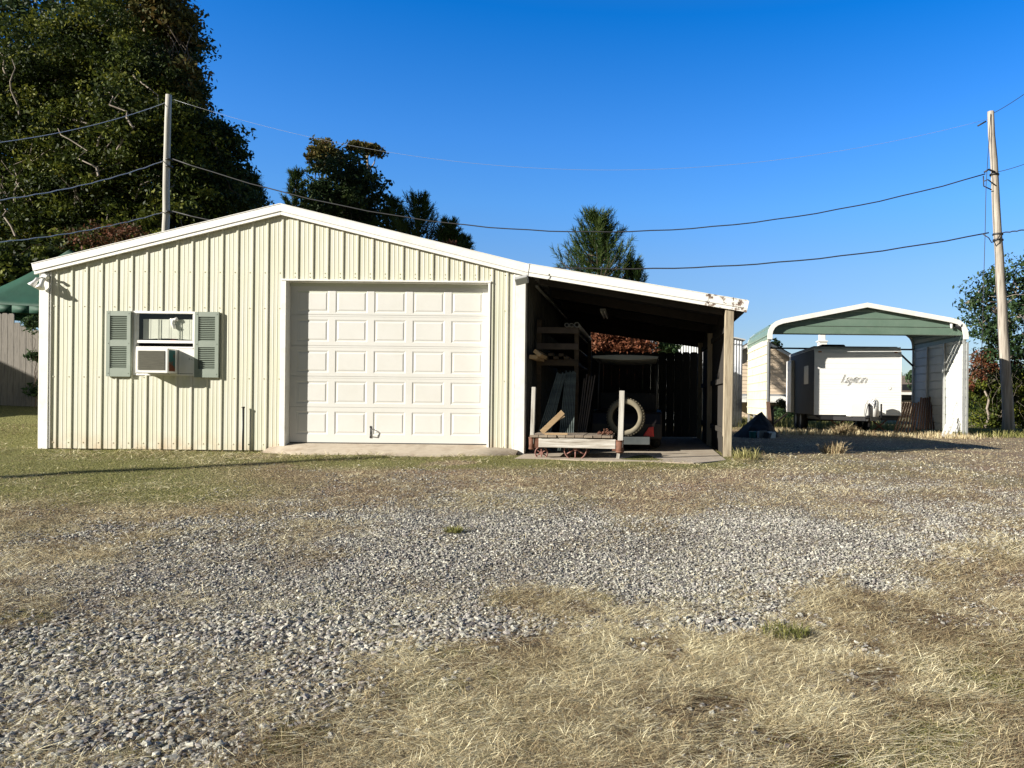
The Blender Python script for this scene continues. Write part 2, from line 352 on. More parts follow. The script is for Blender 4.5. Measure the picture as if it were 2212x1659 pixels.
gc = mixc(n, ramp(n, noise(n, v, 2.0), [(0, 0, 0), (.45,)*3], .45, .65), gc, (.26, .20, .13))
dr = ramp(n, noise(n, v, 55, 3), [(.07, .05, .033), (.25, .195, .125), (.50, .42, .28)], .38, .64)
dr = mixc(n, ramp(n, noise(n, v, .9), [(0, 0, 0), (.6,)*3], .45, .65), dr, (.27, .17, .12))
gn = ramp(n, noise(n, v, 60, 3), [(.07, .075, .028), (.17, .17, .06), (.30, .27, .12)], .35, .65)
c1 = mixc(n, an.outputs['Fac'], dr, gn); c2 = mixc(n, ag.outputs['Fac'], c1, gc)
n.links.new(c2, b.inputs['Base Color']); b.inputs['Roughness'].default_value = .95; b.inputs['Specular IOR Level'].default_value = .1
ad = n.nodes.new('ShaderNodeMath'); ad.operation = 'ADD'; n.links.new(vo.outputs['Distance'], ad.inputs[0]); n.links.new(noise(n, v, 45), ad.inputs[1])
bump(n, b, ad.outputs[0], .9, .02)
go = npmesh('ground', np.stack([XX.ravel(), YY.ravel(), ZZ.ravel()], 1), fc, m, smooth=True)
for nm, arr in (('gravel', g_), ('green', gr_)):
    a = go.data.attributes.new(nm, 'FLOAT', 'POINT'); a.data.foreach_set('value', arr.ravel().astype(np.float32))
tag(go, kind='structure')
# building footprint: no grass/stones inside
def blocked(x, y):
    b1 = (x > -9.45) & (x < -1.84) & (y > 11.86) & (y < 17.3)
    b2 = (x > -5.75) & (x < -2.05) & (y > 11.42) & (y < 12.2)
    b3 = (x > -1.9) & (x < 1.25) & (y > 10.72+.12*np.sin(x*5)+.08*np.sin(x*13)) & (y < 17.4)
    return b1 | b2 | b3
# ------------------------------------------------------------------ loose stones
def ico():
    p = (1+5**.5)/2
    v = np.array([(-1, p, 0), (1, p, 0), (-1, -p, 0), (1, -p, 0), (0, -1, p), (0, 1, p), (0, -1, -p), (0, 1, -p), (p, 0, -1), (p, 0, 1), (-p, 0, -1), (-p, 0, 1)])/1.9
    f = np.array([(0, 11, 5), (0, 5, 1), (0, 1, 7), (0, 7, 10), (0, 10, 11), (1, 5, 9), (5, 11, 4), (11, 10, 2), (10, 7, 6), (7, 1, 8), (3, 9, 4), (3, 4, 2), (3, 2, 6), (3, 6, 8), (3, 8, 9), (4, 9, 5), (2, 4, 11), (6, 2, 10), (8, 6, 7), (9, 8, 1)])
    return v, f
octa = (np.array([(1, 0, 0), (-1, 0, 0), (0, 1, 0), (0, -1, 0), (0, 0, 1), (0, 0, -1)], float), np.array([(0, 2, 4), (2, 1, 4), (1, 3, 4), (3, 0, 4), (2, 0, 5), (1, 2, 5), (3, 1, 5), (0, 3, 5)]))
def scatter_world(dens, y0, y1, wfac=.95):
    ys = y0+(y1-y0)*rng.random(int(dens*(y1-y0)*(y1*2.2)))
    xs = -ys*1.15 + rng.random(len(ys))*(y1*2.2)
    k = (xs < ys*1.05); xs, ys = xs[k], ys[k]; z = gz(xs, ys); return xs, ys, z
sv, sf, st = [], [], []; base = 0
for (y0, y1, dens, smin, smax, tpl) in ((2.4, 4.6, 5600, .0045, .020, ico()), (4.6, 7.2, 5600, .005, .0165, octa), (7.2, 10, 3600, .006, .0145, octa), (10, 13.8, 1100, .008, .017, octa)):
    xs, ys, z = scatter_world(dens, y0, y1); g, g2_, _, _ = masks(xs, ys, z)
    big = fbm(xs, ys, .9, 71)
    k = (rng.random(len(xs)) < g*(.45+.6*S((big-.3)/.3))+.16*(1-g2_)**2*S((14-ys)/6)*S((fbm(xs, ys, .42, 87)-.42)/.15)) & ~blocked(xs, ys); xs, ys, z, big = xs[k], ys[k], z[k], big[k]; N = len(xs)
    tv, tf = tpl; nv = len(tv)
    size = smin+(smax-smin)*rng.random(N)**2.2*(.5+.8*big)
    V = tv[None]*(1+.75*(rng.random((N, nv, 1))-.5))
    V = V*(.6+.8*rng.random((N, 1, 3)))*np.array([1.1, .95, .62])
    A = rng.random(N)*6.28; B = (rng.random(N)-.5)*1.2; ca, sa, cb, sb = np.cos(A), np.sin(A), np.cos(B), np.sin(B)
    x1 = V[..., 0]*cb[:, None]+V[..., 2]*sb[:, None]; z1 = -V[..., 0]*sb[:, None]+V[..., 2]*cb[:, None]; y1_ = V[..., 1]
    x2 = x1*ca[:, None]-y1_*sa[:, None]; y2 = x1*sa[:, None]+y1_*ca[:, None]
    V = np.stack([x2, y2, z1], -1)*size[:, None, None]+np.stack([xs, ys, z+size*.35], -1)[:, None]
    sv.append(V.reshape(-1, 3)); sf.append((tf[None]+(np.arange(N)*nv)[:, None, None]+base).reshape(-1, 3)); base += N*nv
    st.append(np.repeat(rng.random(N), len(tf)))
GRAVM = leafmat('gravel_stone', [(.11, .095, .095), (.23, .225, .195), (.32, .29, .27), (.41, .40, .335), (.60, .57, .48)], .85, 0)
o = npmesh('gravel', np.concatenate(sv), np.concatenate(sf), GRAVM, tint=np.concatenate(st)); tag(o, 'loose grey crushed stone spread over the yard', 'gravel', kind='stuff')
# ------------------------------------------------------------------ grass blades
def blades(name, xs, ys, zs, L, W, lean, tint, mat, parent=None, droop=.5, off=(0, 0, 0)):
    N = len(xs); A = rng.random(N)*6.2832; A = np.where((lean > 1.0) & (rng.random(N) < .65), rng.normal(0, .45, N)+np.pi*(rng.random(N) < .5), A); ln = lean; dx, dy = np.cos(A), np.sin(A)
    hx = dx*np.sin(ln); hy = dy*np.sin(ln); hz = np.cos(ln)
    wa = rng.random(N)*6.28; wx, wy = np.cos(wa)*W/2, np.sin(wa)*W/2
    p0 = np.stack([xs, ys, zs], 1); m_ = p0+np.stack([hx, hy, hz], 1)*(L*.55)[:, None]
    t_ = m_+np.stack([hx*(1+droop), hy*(1+droop), hz*(1-droop)-droop*.12], 1)*(L*.45)[:, None]
    wv = np.stack([wx, wy, W*.25*(rng.random(N)-.5)], 1)
    V = np.stack([p0-wv, p0+wv, m_-wv*.85, m_+wv*.85, t_-wv*.15, t_+wv*.15], 1).reshape(-1, 3)
    i = (np.arange(N)*6)[:, None]; Fc = np.stack([np.concatenate([i, i+1, i+3, i+2], 1), np.concatenate([i+2, i+3, i+5, i+4], 1)], 1).reshape(-1, 4)
    return npmesh(name, V, Fc, mat, parent, np.repeat(tint, 2), off=off)
def scatter_px(N, x0, x1, y0, y1):
    px = x0+(x1-x0)*rng.random(N); py = y0+(y1-y0)*rng.random(N)
    d = np.full(N, 6.0)
    dx, dy = px-CX, CY-py; a = dx*cr-dy*sr; c = dx*sr+dy*cr
    lo = np.full(N, 1.5); hi = np.full(N, 26.0)
    for _ in range(22):
        mid = (lo+hi)/2; h = EYE+c*mid/F-gz(a*mid/F, mid); up = h > 0; lo = np.where(up, mid, lo); hi = np.where(up, hi, mid)
    d = (lo+hi)/2; k = d < 25.5; d = d[k]; a = a[k]; x = a*d/F; return x, d, gz(x, d)
X1, Y1, Z1 = scatter_px(800000, -60, 2290, 915, 1720)
Xa, Ya, Za = scatter_px(330000, -40, 2260, 1280, 1700)
for q_ in ((230000, 2280, 3300, 915, 1720), (110000, -600, -50, 915, 1720), (120000, -600, 3300, 1700, 2000)):
    e0_, e1_, e2_ = scatter_px(*q_); Xa, Ya, Za = np.concatenate([Xa, e0_]), np.concatenate([Ya, e1_]), np.concatenate([Za, e2_])
X1, Y1, Z1 = np.concatenate([X1, Xa]), np.concatenate([Y1, Ya]), np.concatenate([Z1, Za])
g, gr, px, py = masks(X1, Y1, Z1)
patch = fbm(X1, Y1, .55, 51); fine = fbm(X1, Y1, .16, 61)
want = np.clip((1-g)**1.4*(1-.55*S((fbm(X1, Y1, .42, 87)-.60)/.08))*(.35+1.1*S((patch-.3)/.25)), 0, 1)+.07+.16*S((fine-.52)/.15)
k = (rng.random(len(X1)) < want) & ~blocked(X1, Y1)
X1, Y1, Z1, g, gr, px, py, patch, fine = [q[k] for q in (X1, Y1, Z1, g, gr, px, py, patch, fine)]
isg = rng.random(len(X1)) < gr*(.36+.55*S((fbm(X1, Y1, .9, 77)-.38)/.2))
D = Y1
Wd = np.maximum(.0024, D*.0005)*(.7+.6*rng.random(len(D)))
L = (.013+.030*rng.random(len(D)))*(.7+.7*patch)*(1+1.6*S((Y1-10.3)/.8)*(S((12.2-Y1)/.3))*(X1 < 2.2))
lean = .35+1.05*rng.random(len(D))**.7
kk = ~isg; Ls = L*(1+1.1*rng.random(len(D))**4*(Y1 < 7)); lean_s = 1.0+.5*rng.random(len(D)); lean_s = np.where(rng.random(len(D)) < .15, lean, lean_s)
bare = S((fbm(X1, Y1, .42, 87)-.60)/.08)
Ls = Ls*(1-.5*bare)
tint_s = np.clip(.10-.30*bare+.85*rng.random(len(D))*(.35+1.2*fine)+.9*(fbm(X1, Y1, .8, 55)-.5), 0, 1)
o = blades('dry_grass', X1[kk], Y1[kk], Z1[kk]+.004, Ls[kk]*1.25, Wd[kk], lean_s[kk], tint_s[kk], LSTRAW, droop=.2); tag(o, 'straw coloured dry grass lying matted over the yard', 'dry grass', kind='stuff')
# long loose stalks lying on top
Xs, Ys, Zs = scatter_px(30000, -500, 3000, 1040, 1800); gs, _, _, _ = masks(Xs, Ys, Zs); ks = (rng.random(len(Xs)) < .12+.9*(1-gs)) & ~blocked(Xs, Ys); Xs, Ys, Zs = Xs[ks], Ys[ks], Zs[ks]; ns = len(Xs)
o = blades('loose_straw', Xs, Ys, Zs+.016, .05+.15*rng.random(ns)**1.8, np.maximum(.0022, Ys*.00045), 1.36+.2*rng.random(ns), .55+.45*rng.random(ns), LSTRAW, droop=.05); tag(o, 'long pale straw stalks lying loose on top of the grass and gravel', 'straw', kind='stuff')
tint_g = np.clip(.15+.6*rng.random(len(D))+.35*(fbm(X1, Y1, 1.2, 81)-.5), 0, 1)
o = blades('green_grass', X1[isg], Y1[isg], Z1[isg]-.002, L[isg]*.8, Wd[isg]*1.15, lean[isg], tint_g[isg], LGRASS); tag(o, 'short mown green and tan grass of the lawn', 'grass', kind='stuff')
def tuft(name, x, y, r, h, N, mat, label, cat, group=None, lo=.2, hi=.9, wid=.006, leanmax=.9, z=None, tall=False):
    z = gzf(x, y) if z is None else z
    a = rng.random(N)*6.28; q = r*rng.random(N)**.6*.7; xs = x+q*np.cos(a); ys = y+q*np.sin(a)*.8
    o = blades(name, xs, ys, np.full(N, z)-.01, h*(.5+.6*rng.random(N)), np.full(N, wid), leanmax*rng.random(N), lo+(hi-lo)*rng.random(N), mat, off=(x, y, z))
    return tag(o, label, cat, group)
exec_later = []
def ground_at(px_, py_):
    dx, dy = px_-CX, CY-py_; a = dx*cr-dy*sr; c = dx*sr+dy*cr; lo, hi = 1.5, 26.
    for _ in range(30):
        mid = (lo+hi)/2
        if EYE+c*mid/F > gzf(a*mid/F, mid): lo = mid
        else: hi = mid
    return a*lo/F, lo
x, y = ground_at(980, 1150); tuft('weed', x, y, .11, .10, 240, LGRASS, 'small yellow green weed tuft growing in the gravel in the middle of the yard', 'weed', lo=.25, hi=.6, leanmax=1.2)
x, y = ground_at(1695, 1372); tuft('grass_clump', x, y, .20, .10, 420, LGRASS, 'low spreading green grass clump at the near edge of the gravel', 'grass clump', lo=.0, hi=.6, leanmax=1.35)
x, y = ground_at(1800, 980); tuft('grass_clump', x, y, .25, .30, 260, LSTRAW, 'tall dry grass clump standing in the shadow before the carport', 'grass clump', lo=.1, hi=.6, leanmax=.9, wid=.01)
x, y = ground_at(1600, 992); tuft('grass_clump', x+.08, y, .25, .26, 200, LGRASS, 'green and dry grass clump at the foot of the wooden corner post', 'grass clump', lo=.3, hi=1, leanmax=.9, wid=.008)
x, y = ground_at(1300, 1398); 
# ------------------------------------------------------------------ GARAGE
FY = 11.9
def PF(x, y, d=FY): return P(x, y, d)
XL = -9.38; XR = -1.86
GR = thing('metal_garage', (-5.6, 15.9, -.15), 'cream ribbed metal garage with white trim and an open lean-to on its right side', 'garage')
def rake_px(x):  # bottom of rake trim / top of wall, world z as function of world X
    pass
RB = [PF(81, 592), PF(610, 464), PF(1140, 596), PF(1608, 673)]
RT = [PF(76, 572), PF(610, 443), PF(1143, 573), PF(1614, 651)]
def roofz(X, pts=RB):
    for a, b_ in zip(pts[:-1], pts[1:]):
        if X <= b_.x: return a.z+(b_.z-a.z)*(X-a.x)/(b_.x-a.x)
    a, b_ = pts[-2:]; return a.z+(b_.z-a.z)*(X-a.x)/(b_.x-a.x)
dL, dR = PF(617.7, 800).x, PF(1053.5, 800).x; dT = PF(836, 609).z
wL, wR = PF(290.5, 740).x, PF(422.5, 740).x; wT, wB = PF(356, 673.5).z, PF(356, 810.5).z
PITCH = .2325
def rib_profile(x0, x1, ph, pitch=PITCH, h=.016, cuts=()):
    out = []
    k = math.floor((x0-ph)/pitch)-1
    while ph+k*pitch < x1+pitch:
        c = ph+k*pitch
        for dx, o_ in ((-.027, 0), (-.014, h), (.012, h), (.025, 0), (.085, 0), (.091, .003), (.099, .003), (.105, 0), (.145, 0), (.151, .003), (.159, .003), (.165, 0)):
            out.append((c+dx, o_))
        k += 1
    pts = [(x, o_) for x, o_ in out if x0 < x < x1]
    def at(x):
        for (xa, a), (xb, b_) in zip(out[:-1], out[1:]):
            if xa <= x <= xb: return a+(b_-a)*(x-xa)/(xb-xa)
        return 0
    for c in (x0, x1, *cuts): pts.append((c, at(c)))
    return sorted(set(pts))
def ribbed(name, x0, x1, zb, ztf, openings, M, mat, parent, ph=0, breaks=()):
    cuts = [c for o_ in openings for c in (o_[0], o_[1])]+list(breaks)
    prof = rib_profile(x0, x1, ph, cuts=cuts); mb = MB()
    for (xa, a), (xb, b_) in zip(prof[:-1], prof[1:]):
        if xb-xa < 1e-5: continue
        xm = (xa+xb)/2; iv = [(zb, None)]
        segs = []
        ops = sorted([(o_[2], o_[3]) for o_ in openings if o_[0] < xm < o_[1]])
        cur = zb
        for (za, zc) in ops:
            if za > cur+.001: segs.append((cur, za))
            cur = zc
        segs.append((cur, None))
        for s0, s1 in segs:
            za = ztf(xa) if s1 is None else s1; zc = ztf(xb) if s1 is None else s1
            mb.add([M @ Vector((xa, -a, s0)), M @ Vector((xb, -b_, s0)), M @ Vector((xb, -b_, zc)), M @ Vector((xa, -a, za))], [(0, 1, 2, 3)])
    return mb
zB = -.125
PH = PF(577, 700).x
mb = ribbed('front_wall', XL, XR, zB, lambda X: roofz(X)+.04, [(dL, dR, -9, dT), (wL, wR, wB, wT)], Matrix.Translation((0, FY, 0)), CREAM, GR, PH, (RB[1].x,))
# screw heads along the girts
zs_ = [PF(400, q).z for q in (587, 664, 816, 958)]
k = -40
while PH+k*PITCH < XR:
    X = PH+k*PITCH-.045
    if X > XL+.05:
        for z in zs_+[PF(836, 600).z]*(dL < X < dR):
            if (dL-.03 < X < dR+.03 and z < dT) or (wL-.4 < X < wR+.4 and wB < z < wT): continue
            mb.box(X-.007, X+.007, FY-.012, FY+.002, z-.007, z+.007)
    k += 1
GW = mb.build('front_wall', CREAM, GR)
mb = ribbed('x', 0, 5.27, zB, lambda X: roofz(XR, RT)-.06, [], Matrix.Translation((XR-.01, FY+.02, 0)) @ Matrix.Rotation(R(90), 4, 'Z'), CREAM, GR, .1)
mb.build('side_wall', CREAM_SHADED, GR)
mb = ribbed('x', 0, 5.27, zB, lambda X: roofz(XL)+.03, [], Matrix.Translation((XL, FY+5.28, 0)) @ Matrix.Rotation(R(-90), 4, 'Z'), CREAM, GR, .1); mb.build('side_wall', CREAM, GR)
mb = ribbed('x', XL, XR, zB, lambda X: roofz(X)+.03, [], Matrix.Translation((0, 17.2, 0)), CREAM, GR, .1, (RB[1].x,)); mb.build('back_wall', CREAM, GR)
mb = MB(); mb.box(XL+.03, dL-.02, FY+.03, 17.18, -.6, -.122); mb.build('foundation', CONC, GR); mb = MB(); mb.box(dR+.02, XR-.03, FY+.03, 17.18, -.6, -.122); mb.build('foundation', CONC, GR)
# trim
mb = MB(); a0 = PF(87, 780).x; a1 = PF(107, 780).x
mb.box(a0, a1, FY-.03, FY-.004, zB-.01, roofz(-9.3)-.02); mb.box(a0, a0+.012, FY-.004, FY+.12, zB-.01, roofz(-9.3)-.02); mb.box(a1+.02, a1+.03, FY-.024, FY-.005, zB, roofz(-9.2)-.02)
mb.build('corner_trim', WHITE, GR, bevel=.003)
mb = MB(); b0, b1 = PF(1113, 780).x, PF(1134.5, 780).x
mb.box(b0, b1, FY-.03, FY-.004, zB-.05, roofz(-1.9)-.01); mb.box(b1-.012, b1, FY-.004, FY+.12, zB-.05, roofz(-1.9)-.01); mb.box(b0-.03, b0-.004, FY-.026, FY-.006, zB, roofz(-1.95)-.01)
mb.build('corner_trim', WHITE, GR, bevel=.003)
def rake(T0, T1, B0, B1, mat, nm='rake_trim', yo=0, lab=None):
    mb = MB(); f = .72
    M0, M1 = T0.lerp(B0, f), T1.lerp(B1, f)
    mb.prism([(M0.x, M0.z), (M1.x, M1.z), (T1.x, T1.z), (T0.x, T0.z)], FY-.075+yo, FY-.03)
    mb.prism([(B0.x, B0.z), (B1.x, B1.z), (M1.x, M1.z+.004), (M0.x, M0.z+.004)], FY-.062+yo, FY-.03)
    Lx = B0.lerp(B1, 0); mb.prism([(B0.x, B0.z-.012), (B1.x, B1.z-.012), (B1.x, B1.z), (B0.x, B0.z)], FY-.068+yo, FY-.025)
    mb.prism([(T0.x, T0.z), (T1.x, T1.z), (T1.x, T1.z+.01), (T0.x, T0.z+.01)], FY-.081+yo, FY+.05)
    return mb.build(nm, mat, GR, lab=lab)
rake(RT[0], RT[1], RB[0], RB[1], WHITE); rake(RT[1], RT[2], RB[1], RB[2], WHITE, yo=.001)
rake(RT[2]+Vector((.003, 0, .004)), RT[3], RB[2]+Vector((.003, 0, .002)), RB[3], PEEL, yo=-.004, lab='white edge trim with paint peeling to rust near the low end')
mb = MB(); mb.prism([(RT[3].x, RT[3].z), (RT[3].x+.02, RT[3].z), (RB[3].x+.025, RB[3].z-.02), (RB[3].x, RB[3].z-.02)], FY-.085, FY-.02); mb.build('trim_end_cap', PEEL, GR)
# roof planes
def roofseg(A, B, nm, y1=17.32, mat=ROOF, dz=-.015, th=.05):
    mb = MB(); mb.prism([(A.x, A.z+dz-th), (B.x, B.z+dz-th), (B.x, B.z+dz), (A.x, A.z+dz)], FY-.029, y1); return mb.build(nm, mat, GR)
roofseg(RT[0], RT[1], 'roof'); roofseg(RT[1], RT[2], 'roof'); LR = roofseg(RT[2], RT[3], 'lean_to_roof', 17.3)
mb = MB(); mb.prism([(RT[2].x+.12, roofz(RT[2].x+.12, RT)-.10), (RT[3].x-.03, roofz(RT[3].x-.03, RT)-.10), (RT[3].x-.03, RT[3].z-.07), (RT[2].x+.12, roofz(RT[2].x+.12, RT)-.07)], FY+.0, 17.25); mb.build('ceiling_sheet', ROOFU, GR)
for yy in (12.05, 13.6, 15.2, 16.8):
    mb = MB(); xa, xb = RT[2].x+.14, 1.45; mb.prism([(xa, roofz(xa, RT)-.25), (xb, roofz(xb, RT)-.25), (xb, roofz(xb, RT)-.103), (xa, roofz(xa, RT)-.103)], yy, yy+.045); mb.build('rafter', RAFT, GR)
mb = MB(); xe = 1.38; ze = roofz(xe, RT); mb.box(xe, xe+.05, FY+.0, 17.2, ze-.26, ze-.09); mb.build('eave_beam', RAFT, GR)
hA, hB = P(1262, 715.5, 17.2), P(1520, 752.5, 17.2); mb = MB(); xa_h, xb_h = XR, 1.38; hz_ = lambda X: hA.z+(hB.z-hA.z)*(X-hA.x)/(hB.x-hA.x)
mb.prism([(xa_h, hz_(xa_h)), (xb_h, hz_(xb_h)), (xb_h, roofz(xb_h, RT)-.067), (xa_h, roofz(xa_h, RT)-.067)], 17.12, 17.18); mb.build('back_header', RAFT, GR)
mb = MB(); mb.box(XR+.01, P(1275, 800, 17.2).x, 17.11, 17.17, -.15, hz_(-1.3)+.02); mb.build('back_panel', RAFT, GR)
# downturned gutter end seen behind the post
mb = MB(); a, b_, c = PF(1600, 674), PF(1600, 674), PF(1575, 700); mb.prism([(1.42, ze-.12), (1.56, ze-.10), (1.56, ze-.2), (1.45, ze-.3)], FY+.1, 17.25); mb.build('gutter', DARKM, GR)
# window jamb interior + door frame
mb = MB(); tw = .05
mb.box(dL-.075, dL, FY-.028, FY-.002, zB, dT+.03); mb.box(dL-.012, dL+.003, FY-.002, FY+.15, zB, dT)
mb.box(dR, dR+.035, FY-.028, FY-.002, zB+.02, dT+.03); mb.box(dR-.003, dR+.012, FY-.002, FY+.15, zB, dT)
mb.box(dL-.075, dR+.045, FY-.036, FY-.003, dT+.0, dT+.022); mb.box(dL+.003, dR-.003, FY-.002, FY+.15, dT-.012, dT)
mb.build('door_frame', WHITE, GR, bevel=.002)
mb = MB(); mb.box(dL+.004, dR-.004, FY+.13, FY+.15, dT-.16, dT-.013); mb.box(dL+.004, dR-.004, FY+.115, FY+.13, dT-.06, dT-.013); mb.build('door_header', CREAM_SHADED if False else SHADE, GR)
# overhead door
DR = MB(); DY = FY+.125; x0, x1 = dL+.004, dR-.004; zt = dT-.045; H = (zt-0.0)
secs = [0, .55, 1.03, 1.508, 1.99, 2.445]; sc_ = H/secs[-1]; secs = [s_*sc_ for s_ in secs]
pw, gap = .5, .105; off0 = ((x1-x0)-(5*pw+4*gap))/2
def quadring(mb, A, B):  # A,B = (x0,x1,z0,z1,y)
    va = [(A[0], A[4], A[2]), (A[1], A[4], A[2]), (A[1], A[4], A[3]), (A[0], A[4], A[3])]; vb = [(B[0], B[4], B[2]), (B[1], B[4], B[2]), (B[1], B[4], B[3]), (B[0], B[4], B[3])]
    mb.add(va+vb, [(i, (i+1) % 4, 4+(i+1) % 4, 4+i) for i in range(4)])
def ins(A, t, y): return (A[0]+t, A[1]-t, A[2]+t, A[3]-t, y)
for si in range(5):
    za, zc = secs[si]+.003, secs[si+1]-.003
    p0 = (zc-.075-.345*sc_) if si > 0 else zc-.065-.36; p1 = p0+(.345*sc_ if si > 0 else .36)
    if si == 4: p1 = min(p1, zc-.07)
    # skin around panels
    xs_ = [x0]; 
    for i in range(5): xs_ += [x0+off0+i*(pw+gap), x0+off0+i*(pw+gap)+pw]
    xs_.append(x1)
    for i in range(len(xs_)-1):
        xa, xb = xs_[i], xs_[i+1]
        if i % 2 == 0: DR.add([(xa, DY, za), (xb, DY, za), (xb, DY, zc), (xa, DY, zc)], [(0, 1, 2, 3)])
        else:
            DR.add([(xa, DY, za), (xb, DY, za), (xb, DY, p0), (xa, DY, p0)], [(0, 1, 2, 3)]); DR.add([(xa, DY, p1), (xb, DY, p1), (xb, DY, zc), (xa, DY, zc)], [(0, 1, 2, 3)])
            A = (xa, xb, p0, p1, DY); A1 = ins(A, .018, DY+.0075); A2 = ins(A, .030, DY+.0075); A3 = ins(A, .048, DY+.001)
            quadring(DR, A, A1); quadring(DR, A1, A2); quadring(DR, A2, A3)
            DR.add([(A3[0], A3[4], A3[2]), (A3[1], A3[4], A3[2]), (A3[1], A3[4], A3[3]), (A3[0], A3[4], A3[3])], [(0, 1, 2, 3)])
    DR.box(x0, x1, DY+.014, DY+.045, za, zc)
    DR.add([(x0, DY, za), (x1, DY, za), (x1, DY+.014, za-.004), (x0, DY+.014, za-.004)], [(0, 1, 2, 3)])
    DR.add([(x0, DY, zc), (x1, DY, zc), (x1, DY+.014, zc+.004), (x0, DY+.014, zc+.004)], [(0, 1, 2, 3)])
    if si > 0:
        DR.add([(x0, DY-.001, zc-.028), (x1, DY-.001, zc-.028), (x1, DY-.003, zc-.024), (x0, DY-.003, zc-.024)], [(0, 1, 2, 3)])
DO = DR.build('overhead_door', DOORW, GR)
hx = PF(797, 940).x; hz = PF(797, 934).z
mb = MB(); mb.tube([(hx-.02, DY-.005, hz+.085), (hx-.02, DY-.012, hz-.085)], .007, 6); mb.tube([(hx-.02, DY-.01, hz+.06), (hx+.015, DY-.045, hz+.045), (hx+.02, DY-.05, hz), (hx+.015, DY-.045, hz-.05), (hx-.02, DY-.01, hz-.065)], .008, 6)
mb.box(hx-.032, hx-.008, DY-.008, DY, hz+.06, hz+.095); mb.box(hx-.032, hx-.008, DY-.008, DY, hz-.095, hz-.06)
mb.build('handle', DARKM, DO)
mb = MB(); mb.box(x0, x1, DY+.0, DY+.04, -.035, .0); mb.build('rubber_seal', DARKM, DO)
# window
WN = MB(); wy = FY-.018; fw = .028
for (a, b_, c, d) in ((wL-.006, wR+.006, wT-fw, wT+.006), (wL-.006, wR+.006, wB-.006, wB+fw*.8), (wL-.006, wL+fw, wB+fw*.8, wT-fw), (wR-fw, wR+.006, wB+fw*.8, wT-fw)): WN.box(a, b_, wy, FY+.06, c, d)
WO = WN.build('window', WHITE, GR, bevel=.003)
zm = PF(356, 738.2).z
mb = MB(); mb.box(wL+fw, wR-fw, FY-.012, FY+.03, zm-.021, zm+.021); mb.box(wL+fw, wL+fw+.02, FY+.0, FY+.03, zm+.025, wT-fw); mb.box(wR-fw-.02, wR-fw, FY+.0, FY+.03, zm+.025, wT-fw); mb.build('sash', WHITE, WO)
mb = MB(); mb.add([(wL+fw+.001, FY-.008, zm+.02), (wR-fw-.001, FY-.008, zm+.02), (wR-fw-.001, FY-.008, wT-fw), (wL+fw+.001, FY-.008, wT-fw)], [(0, 1, 2, 3)]); mb.build('pane', GLASS, WO)
mb = MB(); mb.box(wL-.1, wR+.1, FY+.30, FY+.32, wB-.2, wT+.2); mb.box(wL-.1, wL-.09, FY+.06, FY+.3, wB-.2, wT+.2); mb.box(wR+.09, wR+.1, FY+.06, FY+.3, wB-.2, wT+.2); mb.box(wL-.1, wR+.1, FY+.06, FY+.3, wT+.19, wT+.2); mb.box(wL-.1, wR+.1, FY+.06, FY+.3, wB-.2, wB-.19); mb.build('recess', GLASSD, WO)
# shade and ornament behind the pane
sx0, sx1, sz1 = PF(304, 700).x, wR-fw+.04, PF(356, 689).z; sz0 = zm+.035
mb = MB(); N = 30
for i in range(N):
    xa = sx0+(sx1-sx0)*i/N; xb = sx0+(sx1-sx0)*(i+1)/N; yo = lambda X: FY+.06+.003*math.sin(X*40)
    mb.box(xa, xb, yo((xa+xb)/2), yo((xa+xb)/2)+.01, sz0+.02*math.sin(xa*4), sz1)
for X in (sx0+.235, sx0+.56): mb.box(X, X+.008, FY+.052, FY+.056, sz0, sz1); mb.box(X+.03, X+.036, FY+.052, FY+.056, sz0, sz1)
mb.build('blind', SHADE, WO)
mb = MB(); ox = PF(372, 700).x; oz = PF(372, 698).z
mb.tube([(ox-.01, FY+.028, oz+.075), (ox+.0, FY+.028, oz+.04), (ox-.015, FY+.028, oz+.0), (ox+.01, FY+.028, oz-.05), (ox+.025, FY+.028, oz-.085)], [.012, .03, .022, .034, .012], 9)
mb.tube([(ox, FY+.028, oz+.05), (ox+.05, FY+.028, oz+.07), (ox+.07, FY+.028, oz+.04)], [.02, .03, .01], 8); mb.tube([(ox, FY+.028, oz+.05), (ox-.045, FY+.028, oz+.06)], [.015, .02], 8)
tag(mb.build('porcelain_ornament', BULB), 'small white porcelain ornament hanging inside the upper window pane', 'ornament')
mb = MB(); q = PF(373, 737); mb.box(q.x-.04, q.x+.03, FY+.01, FY+.04, q.z-.012, q.z+.018); tag(mb.build('red_box', REDP), 'tiny red box on the sash behind the window glass', 'box')
